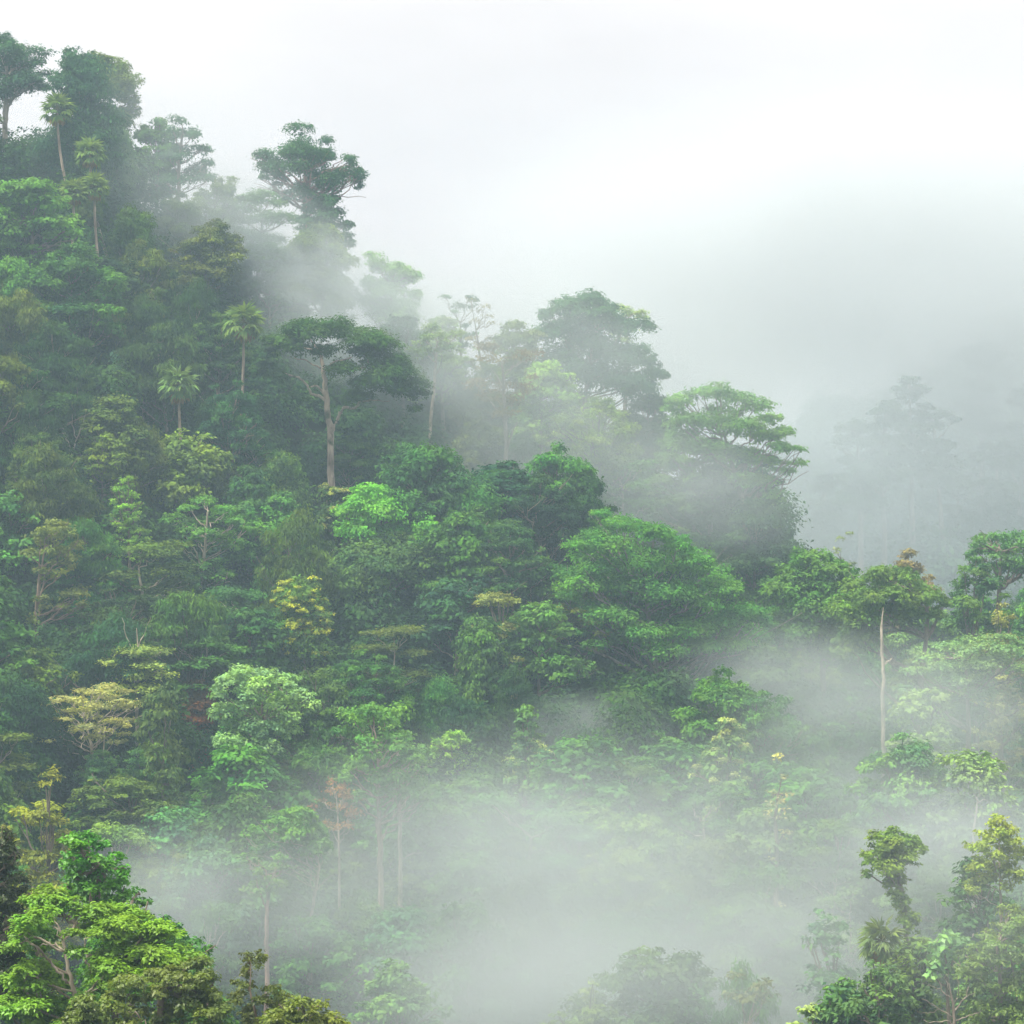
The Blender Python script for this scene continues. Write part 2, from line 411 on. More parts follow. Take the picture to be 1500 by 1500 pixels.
STYLES = {
    # style: (lobe maker, leaf options)
    'dome':   (lobes_dome,   dict(leaf=0.72, aspect=0.5, lai=1.5, droop=0.25)),
    'lumpy':  (lambda rg, a, b, c: lobes_dome(rg, a, b, c, n=22, flat=0.8, rmul=1.25), dict(leaf=0.85, aspect=0.6, lai=1.5, droop=0.2, tips=0.15)),
    'fine':   (lambda rg, a, b, c: lobes_dome(rg, a, b, c, n=44, flat=0.6, rmul=0.78), dict(leaf=0.58, aspect=0.45, lai=1.3, droop=0.3)),
    'airy':   (lobes_airy,   dict(leaf=0.62, aspect=0.5, lai=1.15, droop=0.3, spray=0.3)),
    'tiers':  (lobes_tiers,  dict(leaf=0.62, aspect=0.5, lai=1.1, droop=0.05, jitter=0.45, up=0.9)),
    'cone':   (lobes_cone,   dict(leaf=0.70, aspect=0.6, lai=1.5, droop=0.35, tips=0.2)),
    'column': (lobes_column, dict(leaf=0.78, aspect=0.40, lai=1.4, droop=0.7, up=0.25)),
    'feather': (lambda rg, a, b, c: lobes_dome(rg, a, b, c, n=26, flat=1.0), dict(leaf=1.05, aspect=0.22, lai=1.25, droop=1.0, up=0.1, jitter=0.8)),
}

def build_tree(name, seed, style=None, Wd=10., Hc=9., H=20., lobes=None, trunk=None, tr=None, leafopt=None, limbs=None, col=(.05, .11, .03), bark=(.2, .17, .13), near=False, limb_every=2, tufts=None, lean=0.03, crown_name='crown'):
    """an Empty at the base with a trunk (limbs included), separate big limbs and a crown"""
    rg = np.random.default_rng(seed)
    root = bpy.data.objects.new(name, None); COL.objects.link(root); root.empty_display_size = 1
    mk, opt = STYLES[style or 'dome']
    opt = dict(opt)
    if leafopt: opt.update(leafopt)
    if lobes is None:
        lobes = mk(rg, Wd, Hc, H)
    w = Wood()
    if trunk is None:
        tp = trunk_path(rg, H, H - Hc * 0.35, lean)
        r0 = tr or (0.016 * H + 0.05)
        rr = r0 * (1 - 0.75 * np.linspace(0, 1, len(tp))); rr[0] *= 1.5
    else:
        tp = np.asarray(trunk[0], float); rr = np.asarray(trunk[1], float)
    if trunk is None and lobes is not None:
        lobes = [(l[0] + np.interp(l[2], tp[:, 2], tp[:, 0]) * 0.8, l[1] + np.interp(l[2], tp[:, 2], tp[:, 1]) * 0.8, *l[2:]) for l in lobes]
    w.tube(tp, rr, 8)
    for k, lb in enumerate(lobes):
        if k % limb_every == 0:
            limb_to(w, rg, tp, rr, lb[:3], rr[0] * 0.24)
    t = link('trunk', w.mesh('trunk'), root, bark)
    for pts, rad in (limbs or ()):
        lw = Wood(); lw.tube(pts, rad, 6); link('limb', lw.mesh('limb'), root, bark)
    if lobes:
        v, f, ti = crown_leaves(rg, lobes, **opt)
        link(crown_name, mesh_np('crown', v, [f], [M_NEAR if near else M_LEAF], tint=ti), root, col)
        if tufts:
            n, tc, tl, ts = tufts
            big = [lobes[i] for i in rg.integers(0, len(lobes), n)]
            tb = []
            for q in big:
                d = rg.normal(size=3); d[1] = -abs(d[1]) if rg.random() < .7 else d[1]; d[2] = d[2] * .6 + .25; d = d / np.linalg.norm(d); r = ts * rg.uniform(.7, 1.3)
                tb.append((q[0] + d[0] * q[3] * 1.05, q[1] + d[1] * q[4] * 1.05, q[2] + d[2] * q[5] * 1.08, r, r, r * .7, .5 + .15 * rg.normal()))
            v, f, ti = crown_leaves(rg, tb, leaf=tl, aspect=.5, lai=1.6, droop=.1, up=.7)
            link('young_leaves', mesh_np('young_leaves', v, [f], [M_LEAF], tint=np.clip(ti, 0, 1)), root, tc)
    return root

def copy_tree(root):
    r = root.copy(); COL.objects.link(r)
    for ch in root.children:
        c = ch.copy(); COL.objects.link(c); c.parent = r
    return r

def describe(o, label, cat='tree', group=None):
    o['label'] = label; o['category'] = cat
    if group: o['group'] = group

def solve(px, py, H, y0=232, y1=404):
    """where on the slope a tree of height H stands if its top shows at px, py"""
    ys = np.linspace(y0, y1, 400)
    dx, dz = (px - 750) / 750 * T, (750 - py) / 750 * T
    gap = dz * ys - H - ground(dx * ys, ys)
    s = np.nonzero(gap <= 0)[0]
    if len(s):
        Y = ys[s[0]]
    else:
        Y = ys[int(np.argmin(gap))]
    x = dx * Y; g = float(ground(x, Y))
    return x, Y, g, dz * Y - g

# ------------------------------------------------------------------ air settings
HAZE = 0.0005
MISTS = [
 (('dense white mist lying in the valley bottom', 900, 1390, 232, 1200, 540, 62, 2.8), dict(grain=24, floor=.45)),
 (('thin mist creeping up the lower slope from the valley', 840, 1230, 250, 1450, 430, 34, 1.8), dict(grain=16, floor=.45)),
 (('mist drifting over the lower left slope above the foreground trees', 330, 1330, 228, 660, 340, 40, 2.0), dict(grain=13, floor=.3)),
 (('bright wisp of mist crossing the ridge by the lone airy tree', 370, 350, 388, 460, 240, 15, 2.6), dict(grain=9, tilt=.35, floor=.3)),
 (('soft mist lying behind the umbrella tree', 540, 480, 376, 460, 340, 22, 2.6), dict(grain=12, tilt=.4, floor=.4)),
 (('mist veil hanging in front of the middle ridge', 740, 560, 352, 560, 460, 14, 1.5), dict(grain=13, tilt=.4, floor=.45)),
 (('mist between the great central tree and the spur', 940, 715, 346, 760, 260, 20, 1.4), dict(grain=14, tilt=.15, floor=.5)),
 (('thin mist veiling the crowns of the spur', 960, 560, 362, 700, 480, 10, .7), dict(grain=16, tilt=.3, floor=.5)),
 (('pocket of mist in the hollow under the great central tree', 860, 1065, 300, 340, 140, 12, .8), dict(grain=14, floor=.6)),
 (('mist drifting between the central tree and the right ridge', 1150, 985, 300, 420, 240, 16, 1.1), dict(grain=10, floor=.4)),
 (('fog filling the valley behind the spur', 1230, 740, 450, 1200, 640, 80, 1.5), dict(col=(.77, .87, .90), grain=26, floor=.25)),
 (('high fog hiding the top of the far hillside', 1450, 540, 478, 2500, 900, 90, 1.2), dict(col=(.83, .915, .94), grain=60, lo=.25, hi=.7, floor=.4)),
 (('cloud sitting on the crest of the far hillside', 1330, 400, 585, 1700, 680, 120, 7.0), dict(col=(.88, .94, .96), grain=40, lo=.25, hi=.7, floor=.4)),
 (('fog clinging to the face of the far hillside', 1330, 640, 588, 800, 520, 40, .9), dict(col=(.80, .90, .935), grain=22, floor=.25)),
 (('mist hanging over the right slope', 1330, 1080, 272, 700, 400, 24, 2.0), dict(grain=13, floor=.35)),
 (('mist rising between the right slope and the nearer lower right trees', 1370, 1230, 214, 620, 340, 18, 2.2), dict(grain=11, floor=.35)),
 (('thin veil of mist before the lower right corner trees', 1420, 1330, 160, 520, 480, 10, .4), dict(grain=10, floor=.5)),
 (('low mist around the lower right trees', 1180, 1430, 200, 620, 380, 24, 1.8), dict(grain=11, floor=.35)),
 (('low mist covering the bottom of the valley', 780, 1470, 198, 860, 380, 22, 2.2), dict(grain=16, floor=.55)),
 (('faint mist over the upper ridge', 230, 260, 384, 560, 460, 12, .6), dict(grain=12, floor=.4)),
]

# ------------------------------------------------------------------ the trees one can pick out
PLACED = []          # (px, py of crown middle, short name) for describing the others
WINDOWS = []         # parts of the picture where a pale trunk stands free: px0, py0, px1, py1, distance
CROWNS = []          # px, py centre, half w, half h of the picked-out crowns

DARK = (.028, .066, .026); MID = (.046, .112, .034); GRN = (.062, .160, .040); BRT = (.078, .180, .050)
YEL = (.130, .215, .050); OLV = (.068, .110, .032); BLU = (.060, .150, .080); PALE = (.150, .235, .115); CRM = (.24, .27, .13)
RED = (.150, .062, .030); TEA = (.030, .082, .050)
PBARK = (.42, .38, .32); GBARK = (.25, .22, .18); DBARK = (.12, .10, .08)

def hero(name, short, label, seed, px, py, wpx, hpx, H=None, Y=None, style='dome', col=MID, bark=GBARK, lobes=None, trunk=None,
         limbs=None, win=None, near=False, leafopt=None, depth=0.62, dup=2, flat=0.7, cat='tree', rs=0.86, **kw):
    if Y is None:
        if H is None:
            H = (trunk[0][1] - py) * mpp(310) + 3.0 if trunk is not None else min(20., max(10., hpx * 0.078 * 1.85))
        x, Y, g, H = solve(px, py, H)
    else:
        p = at(px, py, Y); x = p.x; g = float(ground(x, Y)); H = p.z - g
    s = mpp(Y); rg = np.random.default_rng(seed + 5000)
    lo = lambda a, b: ((a - px) * s, (py - b) * s + H)
    L3 = None
    if lobes is not None:
        L3 = []; R = wpx * s / 2; xm = np.mean([l[0] for l in lobes])
        for l in lobes:
            lx, lz = lo(l[0], l[1]); r = l[2] * s * rs; ti = l[3] if len(l) > 3 else 0.5; fl = l[4] if len(l) > 4 else flat
            hw = R * depth * math.sqrt(max(0.05, 1 - min(1, abs((l[0] - xm) * s / R)) ** 2))
            nd = 3 if style == 'airy' and dup > 1 else dup
            if style == 'airy': r *= 0.8
            for k in range(nd):
                d = (-1) ** k * hw * (0.15 + 0.85 * rg.random()) if dup > 1 else hw * rg.uniform(-1, 1)
                j = (0.25 if nd < 3 else 0.6) * r if k else 0.0
                L3.append((lx + rg.normal(0, 1) * j, d, lz + rg.normal(0, 1) * j - (0.3 * r if k else 0), r * (0.9 + .25 * rg.random()), r * (0.9 + .25 * rg.random()), r * fl, np.clip(ti + rg.normal(0, .1), 0.05, .95)))
        for q in list(L3):
            if rg.random() < .45:
                a_ = rg.normal(size=3); a_[2] = abs(a_[2]) * .6 + .1; a_ = a_ / np.linalg.norm(a_); rs = min(q[3:6]) * .42
                L3.append((q[0] + a_[0] * q[3] * 1.12, q[1] + a_[1] * q[4] * 1.12, q[2] + a_[2] * q[5] * 1.2, rs, rs, rs * .8, q[6]))
    TR = None
    if trunk is not None:
        pts = [(*lo(a, b), c * s) for a, b, c in trunk]
        if pts[0][1] > 0.3:
            pts = [(pts[0][0] * 1.0, -0.5, pts[0][2] * 1.35)] + pts
        P = np.array([(a, 0, b) for a, b, c in pts]); r = np.array([c for a, b, c in pts])
        k = np.linspace(0, len(P) - 1, len(P) * 4 - 3); ii = np.arange(len(P))
        P = np.stack([np.interp(k, ii, P[:, d]) for d in range(3)], 1); r = np.interp(k, ii, r)
        P[1:-1] += rg.normal(0, 0.07, P[1:-1].shape) * np.minimum(1, r[1:-1, None] * 2.5)
        TR = (P, r)
    LM = []
    for lm in (limbs or ()):
        P = np.array([(*lo(a, b), c * s) for a, b, c in lm]); dy = rg.uniform(-1, 1) * 0.25
        k = np.linspace(0, len(P) - 1, len(P) * 4 - 3); ii = np.arange(len(P))
        xx = np.interp(k, ii, P[:, 0]); zz = np.interp(k, ii, P[:, 1]); rr = np.interp(k, ii, P[:, 2])
        q = np.stack([xx, -np.abs(xx - xx[0]) * abs(dy) , zz], 1); q[1:] += rg.normal(0, .06, q[1:].shape)
        LM.append((q, rr))
    Hc = hpx * s
    if not near: col = tuple(c * k for c, k in zip(col, (1.25, 1.16, 1.1)))
    if lobes is None and trunk is None: Hc = max(Hc, H * (0.95 if style == 'column' else 0.72))
    o = build_tree(name, seed, style, wpx * s, Hc, H, lobes=L3, trunk=TR, limbs=LM, leafopt=leafopt, col=col, bark=bark, near=near, **kw)
    o.location = (x, Y, g)
    describe(o, label, cat)
    CROWNS.append((px, py + hpx / 2, wpx / 2, hpx / 2, Y))
    if short: PLACED.append((px, py + hpx / 2, short))
    if win: WINDOWS.append((*win, Y))
    return o

# --- ridge, from the upper left corner down to the spur
hero('emergent_tree', 'tallest corner tree', 'tall airy tree with pale trunk at the upper left end of the ridge', 1, 12, 42, 130, 120, Y=392, style='airy', col=TEA, bark=PBARK,
     lobes=[(0,60,22),(22,75,24),(45,95,22),(60,105,16),(10,105,28),(35,120,22),(-15,90,30),(-30,120,30),(5,135,20),(60,125,12),(20,95,20)],
     trunk=[(9,262,4.2),(7,200,4),(8,165,3.5),(12,110,2.5)], limbs=[[(8,160,2.2),(22,142,1.8),(38,128,1.2)],[(8,175,2),(14,150,1.6),(16,120,1)]], win=(-6,150,30,258), leafopt=dict(leaf=.6, lai=1.25))
hero('vine_draped_tree', 'vine-draped ridge tree', 'bulky dark tree draped in climbing vines on the upper ridge', 2, 118, 78, 110, 190, Y=386, style='column', col=TEA,
     lobes=[(105,95,22),(125,105,28),(100,125,28),(130,140,32),(105,160,30),(140,175,32),(115,195,34),(150,205,24),(100,225,30),(140,235,34),(120,260,36)], flat=1.1)
hero('broadleaf_tree', 'pale ridge-top tree', 'pale mist-softened tree rising behind the vine-draped ridge tree', 3, 158, 80, 100, 130, Y=408, style='dome', col=OLV,
     lobes=[(140,92,18),(160,100,24),(175,120,24),(155,130,28),(185,150,16),(180,165,20),(165,175,28)])
hero('broadleaf_tree', 'open ridge tree', 'thin open-crowned tree with sky showing through on the ridge', 4, 268, 165, 90, 150, Y=402, style='airy', col=TEA,
     lobes=[(265,178,14),(280,195,16),(255,195,14),(290,215,14),(270,220,18),(300,240,12),(245,225,16),(285,250,22),(305,262,14),(255,262,24)], leafopt=dict(lai=1.0, leaf=.6),
     trunk=[(262,300,3),(262,240,2.5),(268,190,1.4)])
hero('broadleaf_tree', 'grey ridge tree', 'rounded grey-green tree beside the open-crowned tree on the ridge', 5, 228, 180, 80, 110, Y=408, style='dome', col=MID)
hero('broadleaf_tree', 'ghostly ridge tree', 'flat-topped ghostly tree in ridge mist beside the lone airy tree', 6, 375, 268, 150, 120, Y=414, style='tiers', col=MID,
     lobes=[(385,280,22),(360,290,24),(400,292,18),(340,305,22),(375,318,26),(410,315,20),(335,335,20),(360,345,25),(395,350,20)], flat=.45,
     limbs=[[(430,385,2.2),(420,365,2),(438,345,1.4)]])
hero('emergent_tree', 'lone airy ridge tree', 'lone tall airy tree standing out above the mist on the ridge', 7, 445, 186, 165, 145, Y=400, style='airy', col=TEA, bark=(.30,.22,.18),
     lobes=[(440,205,22),(425,222,22),(455,225,26),(402,238,22),(385,240,12),(438,245,26),(410,262,14),(470,228,22),(480,222,14),(512,232,12),(500,250,18),(520,262,14),(527,248,7),
            (465,255,26),(440,270,20),(490,265,16),(385,258,9),(455,280,14),(418,285,9)], depth=.55,
     trunk=[(447,430,4.6),(447,330,4.2),(448,285,3.4),(447,220,1.8)],
     limbs=[[(448,300,2),(453,275,1.8),(456,245,1.2)],[(447,300,1.9),(425,265,1.3),(405,245,.9)],[(450,280,1.6),(480,262,1.2),(510,250,.8)]], win=(436,275,462,322), leafopt=dict(leaf=.58, lai=1.35))
hero('broadleaf_tree', 'dark leaning ridge tree', 'dark tree tucked under the right side of the lone airy ridge tree', 8, 500, 276, 80, 120, Y=399, style='dome', col=TEA,
     lobes=[(495,292,16),(480,310,22),(465,325,18),(505,315,20),(520,330,12),(490,335,24),(515,350,14),(470,350,22),(500,365,20),(525,355,8),(480,380,22)])
hero('broadleaf_tree', 'misted olive ridge tree', 'olive tree half lost in mist below the lone airy ridge tree', 9, 470, 340, 110, 110, Y=394, style='dome', col=OLV)
hero('broadleaf_tree', 'pale round spur tree', 'pale round tree alone against the white mist on the descending ridge', 10, 580, 373, 105, 120, Y=398, style='airy', col=(.10,.20,.085),
     lobes=[(560,388,18),(585,395,22),(550,412,18),(575,420,26),(605,410,18),(615,430,14),(600,445,20),(570,450,26),(545,440,18),(585,470,28)], leafopt=dict(lai=1.35))
hero('broadleaf_tree', 'thin spiky ridge tree', 'thin spiky-topped tree fading into mist on the middle ridge', 11, 675, 424, 70, 110, Y=402, style='airy', col=TEA, leafopt=dict(lai=.9))
hero('dead_tree', None, 'bare dead tree with bristling twigs on the middle ridge', 12, 712, 430, 55, 110, Y=396, style='airy', col=(.10,.10,.06), leafopt=dict(lai=.45))
hero('broadleaf_tree', 'domed spur tree', 'broad domed teal-green tree rising over the middle of the spur', 13, 850, 425, 185, 170, Y=396, style='dome', col=TEA,
     lobes=[(840,445,26),(810,448,24),(865,452,24),(785,462,16),(830,470,30),(870,480,26),(895,485,24),(800,490,30),(845,505,36),(885,520,32),(920,515,24),(940,535,20),(955,550,14),(810,530,36),(860,550,36),(905,560,34),(935,570,26)])
hero('broadleaf_tree', 'faint flat-topped tree', 'faint pale flat-topped tree peeking out behind the domed spur tree', 14, 912, 446, 70, 60, Y=410, style='tiers', col=PALE,
     lobes=[(905,455,14),(925,458,14),(935,465,9),(895,468,14),(915,475,16),(900,490,16)], flat=.4)
hero('broadleaf_tree', 'great spreading spur tree', 'great spreading fresh green tree at the end of the spur', 15, 1065, 553, 225, 215, Y=372, style='dome', col=BRT,
     lobes=[(1055,570,22),(1030,578,24),(1085,585,26),(1000,585,22),(985,600,20),(1110,598,24),(1130,612,20),(1060,605,34),(1020,620,34),(1090,625,34),(1125,640,26),(1150,632,20),(1145,655,22),(1165,655,10),(1000,640,30),
            (1040,655,32),(1080,665,30),(1120,675,22),(1155,680,14),(1172,677,9),(1145,690,12),(1110,705,26),(1130,720,18),(1085,705,26),(1115,742,22),(1135,735,12),(1095,748,18)],
     trunk=[(1092,775,4.5),(1088,730,4),(1075,690,3.2),(1062,640,2)], limbs=[[(1088,730,2.2),(1105,690,1.8),(1130,660,1.1)],[(1075,690,2),(1060,655,1.5),(1050,620,1)],[(1095,760,2),(1112,735,1.4),(1122,722,.9)]], leafopt=dict(lai=1.2), flat=.46, rs=.84)
hero('broadleaf_tree', 'blue-dark spur-foot tree', 'dark blue-green tree at the misty foot of the spur', 16, 1108, 738, 120, 160, Y=364, style='dome', col=DARK)
hero('broadleaf_tree', 'lime-topped tree', 'lime-topped feathery tree in front of the great spreading spur tree', 17, 880, 588, 130, 80, Y=366, style='fine', col=YEL,
     limbs=[[(880,680,2),(888,650,1.6),(893,630,1)],[(890,678,1.6),(908,660,1.2),(922,648,.8)],[(868,672,1.5),(866,650,1),(870,638,.7)]], win=(858,640,926,672))
hero('broadleaf_tree', 'lime shrubby tree', 'lime shrubby tree just below the domed spur tree', 18, 795, 525, 95, 70, Y=372, style='lumpy', col=(.105,.200,.045))
hero('dead_tree', 'forked pale snag', 'brownish half-bare tree with a pale forked trunk in drifting mist', 19, 740, 500, 110, 120, Y=358, style='airy', col=(.11,.095,.06), bark=PBARK,
     trunk=[(740,705,3),(742,640,2.8),(738,560,2.5),(735,530,1)], limbs=[[(742,660,1.8),(752,630,1.4),(758,618,.8)],[(728,600,1.6),(708,575,1.2),(690,555,.6)],[(738,570,1.5),(728,552,1),(720,540,.5)]], win=(726,560,762,690), leafopt=dict(lai=.5))
hero('slender_tree', 'slim misty tree', 'slim pale-trunked tree standing in mist left of the half-bare forked tree', 20, 640, 470, 80, 70, Y=372, style='airy', col=(.10,.17,.06), bark=PBARK,
     trunk=[(630,625,2.4),(636,560,2.2),(641,500,1.4)], limbs=[[(636,560,1.3),(645,535,1),(648,520,.5)]], win=(624,545,650,615), leafopt=dict(lai=.9))

hero('broadleaf_tree', 'blurred ridge tree', 'blurred olive tree in mist between the open-crowned tree and the ghostly flat-topped one', 95, 318, 262, 90, 110, Y=398, style='fine', col=OLV)
hero('broadleaf_tree', 'low misted crown', 'low misted crown under the ghostly flat-topped ridge tree', 96, 395, 355, 100, 100, Y=394, style='dome', col=MID)
hero('broadleaf_tree', 'soft lime ridge crown', 'soft lime crown in mist right of the pale round spur tree', 97, 650, 462, 90, 110, Y=388, style='fine', col=YEL)
hero('broadleaf_tree', 'grey misted crown', 'grey-green misted crown between the dead twiggy tree and the domed spur tree', 98, 752, 470, 90, 120, Y=390, style='dome', col=OLV)
hero('broadleaf_tree', 'teal slope crown', 'teal crown in mist below the pale round spur tree', 99, 590, 470, 100, 110, Y=380, style='dome', col=TEA)
hero('broadleaf_tree', 'brown-olive ridge tree', 'brown-olive tree in ridge mist above the hazy fan palm', 100, 300, 330, 110, 110, Y=384, style='fine', col=(.075,.105,.040))

# --- the umbrella tree and its neighbours on the open slope
hero('umbrella_tree', 'umbrella tree', 'tall dark umbrella-shaped tree with twisted pale limbs and bare trunk', 21, 500, 468, 235, 140, Y=352, style='dome', col=(.030,.072,.024), bark=(.40,.35,.29), 
     lobes=[(445,478,24,.5),(400,500,16,.4),(388,520,14,.4),(425,500,18,.4),(462,482,30,.5),(430,490,24,.45),(495,482,28,.5),(415,505,18,.4),(520,492,26,.5),(545,495,26,.55),(568,508,22,.5),(580,525,20,.45),(398,515,12,.4),(535,515,26,.4),(560,530,28,.45),(590,548,26,.5),(608,562,20,.5),
            (560,555,30,.45),(590,575,24,.5),(612,580,14,.45),(535,560,26,.4),(605,597,11,.45),(392,538,15,.4),(375,545,14,.4),(405,548,14,.4),(430,580,14,.4),(415,582,10,.4),(500,535,22,.6),(520,580,20,.5),(475,510,18,.4),(440,510,18,.35)],
     flat=.52, depth=.5, dup=2,
     trunk=[(485,708,5.2),(484,640,4.9),(481,605,4.4),(477,570,4),(474,545,3.2),(469,515,2.2)],
     limbs=[[(482,592,2.8),(468,580,2.4),(456,576,2.2),(449,562,2),(438,553,1.6),(415,548,1.2),(398,552,.7)],[(478,580,2.2),(466,566,1.8),(455,566,1.4)],[(497,606,2.8),(504,596,2.5),(522,598,2.2),(528,588,1.8),(548,586,1.2),(572,588,.6)],
            [(484,640,3),(492,618,2.8),(498,604,2.4)],[(470,520,1.8),(455,512,1.4),(432,505,1)],[(474,545,1.5),(490,530,1.2),(515,525,.9)],[(525,540,1.4),(536,538,1.6),(542,522,1)],[(470,540,1.4),(448,528,1),(430,525,.7)]],
     win=(466,600,506,702), leafopt=dict(leaf=.62, aspect=.5, lai=1.2, droop=.1, up=.8), limb_every=99, rs=.96)
WINDOWS.append((385, 455, 640, 650, 384)); WINDOWS.append((820, 1020, 1000, 1085, 322))
hero('broadleaf_tree', 'vivid domed tree', 'vivid fresh green domed tree below the bare trunk of the umbrella tree', 22, 562, 708, 175, 120, Y=330, style='fine', col=(.075,.225,.040),
     lobes=[(555,722,22,.65),(530,735,24,.6),(580,730,24,.65),(510,750,18,.55),(555,750,30,.6),(600,745,24,.6),(625,760,20,.6),(535,775,28,.5),(580,780,32,.55),(615,785,26,.55),(505,775,16,.45),(640,785,16,.55),(650,800,14,.5),(600,805,24,.4),(545,800,26,.4),(630,810,20,.4)], leafopt=dict(leaf=.62, aspect=.5, lai=1.45))
hero('broadleaf_tree', 'overhung dark tree', 'dull olive tree with pale broken branches just under the vivid domed tree', 23, 560, 790, 160, 110, Y=326, style='dome', col=(.050,.105,.038),
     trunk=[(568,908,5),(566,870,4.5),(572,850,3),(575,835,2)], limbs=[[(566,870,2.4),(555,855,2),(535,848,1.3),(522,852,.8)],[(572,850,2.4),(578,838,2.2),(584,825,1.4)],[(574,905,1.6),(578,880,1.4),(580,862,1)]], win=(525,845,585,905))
hero('flowering_tree', 'white-flecked tree', 'dark tree flecked with creamy new leaves at the foot of the umbrella trunk', 24, 485, 706, 70, 70, Y=334, style='lumpy', col=(.035,.075,.030), tufts=(45, (.24, .27, .10), .42, .4))
hero('flowering_tree', 'yellow-flecked tree', 'upright tree covered in bright yellow-green tufts above a thin pale trunk', 25, 442, 850, 86, 125, Y=306, style='column', col=(.060,.125,.032), bark=PBARK,
     trunk=[(444,1003,2.2),(446,975,2),(443,930,1.4)], win=(432,970,462,1000), leafopt=dict(leaf=.6, aspect=.55, droop=.2), tufts=(130, (.26, .30, .045), .42, .42))
hero('broadleaf_tree', 'slender white-trunked tree', 'slender white-trunked tree with tiered mid green crown on the left slope', 26, 303, 725, 130, 120, Y=322, style='tiers', col=GRN, bark=PBARK,
     lobes=[(300,735,18),(275,745,14),(325,748,18),(255,757,14),(345,760,16),(300,765,22),(270,772,14),(360,775,12),(325,785,18),(285,790,12),(345,795,16),(265,800,10),(312,825,18),(330,840,16),(300,845,14)], flat=.45,
     trunk=[(292,905,2.8),(295,845,2.6),(301,800,2.2),(304,750,1.2)], limbs=[[(296,838,1.6),(290,815,1.4),(282,800,1),(268,782,.7)],[(302,795,1.5),(312,785,1.2),(322,775,.8)],[(297,855,1.2),(304,846,1),(312,838,.6)]], win=(280,790,306,885), leafopt=dict(lai=1.2, leaf=.55))
hero('broadleaf_tree', 'blue-green edge tree', 'dense blue-green tree cut by the edge at mid slope', 27, 15, 714, 110, 170, Y=312, style='lumpy', col=(.046,.128,.042))
hero('broadleaf_tree', 'brown-tipped branchy tree', 'brown-tipped open tree with several pale upright stems by the blue-green edge tree', 28, 72, 755, 95, 150, Y=304, style='airy', col=(.085,.120,.040), bark=(.30,.24,.19),
     lobes=[(75,770,20),(55,785,16),(95,785,18),(110,800,14),(70,800,22),(45,810,14),(105,820,16),(80,825,18),(60,840,16),(105,870,18),(90,890,14),(118,890,12),(60,880,14),(50,905,14)],
     trunk=[(53,950,3),(53,905,2.8),(54,880,2.4),(62,830,1.6),(66,790,.9)], limbs=[[(54,890,1.8),(57,850,1.5),(58,815,1),(60,790,.5)],[(56,885,1.6),(64,855,1.3),(66,835,.8)],[(60,918,2),(80,902,1.7),(95,888,1.2),(112,876,.6)]], win=(44,820,72,945), leafopt=dict(lai=.8))
hero('broadleaf_tree', 'gold-topped tree', 'golden green tree on the left slope beside the pale dead branches', 29, 150, 640, 85, 110, Y=330, style='fine', col=(.095,.155,.035))
hero('broadleaf_tree', 'golden rounded tree', 'round golden-tipped tree in the middle of the left slope', 30, 268, 640, 100, 85, Y=336, style='lumpy', col=(.070,.120,.036), leafopt=dict(tips=.3))
hero('broadleaf_tree', 'small lime crown', 'small bright lime crown left of the slender white-trunked tree', 31, 190, 698, 50, 62, Y=318, style='fine', col=(.115,.235,.050), leafopt=dict(leaf=.5))
hero('broadleaf_tree', 'blue-green sapling', 'small silvery blue-green tree on the dark upper slope', 32, 170, 514, 42, 62, Y=345, style='cone', col=(.060,.150,.110))
hero('dead_tree', 'pale dead tree', 'pale leafless dead tree on the dark left slope', 33, 104, 605, 60, 70, Y=332, style='airy', col=(.10,.11,.06), bark=(.42,.40,.34), lobes=[],
     trunk=[(105,690,2.6),(103,660,2.2),(97,640,1.6),(88,615,.5)], limbs=[[(104,665,1.5),(113,640,1.2),(122,618,.8),(126,600,.3)],[(101,650,1.2),(90,632,.8),(74,618,.3)],[(112,642,.9),(106,622,.6),(107,606,.2)],[(117,630,.8),(128,624,.4)],[(97,640,.8),(84,640,.3)]])
hero('broadleaf_tree', 'bright ledge tree', 'bright green dome with a crooked grey limb on the upper left slope', 34, 45, 262, 150, 140, Y=356, style='lumpy', col=(.056,.138,.036),
     lobes=[(20,282,26,.55),(50,280,26,.5),(-10,290,28,.5),(75,300,22,.5),(35,305,28,.45),(0,315,28,.5),(95,325,18,.65),(65,325,24,.55),(105,340,12,.7),(20,335,24,.5),(75,345,16,.6),(5,360,18,.7),(40,372,18,.75),(50,380,10,.7)],
     limbs=[[(40,360,2.6),(55,345,2.2),(75,352,1.8),(95,340,1.2)],[(15,348,3),(28,335,2.4),(35,318,1.8)],[(50,382,1.8),(66,366,1.5),(85,368,1),(98,358,.6)]])
hero('broadleaf_tree', 'shadowy shoulder tree', 'large deep green tree under the bright ledge tree', 35, 110, 365, 140, 150, Y=350, style='dome', col=(.036,.095,.028))

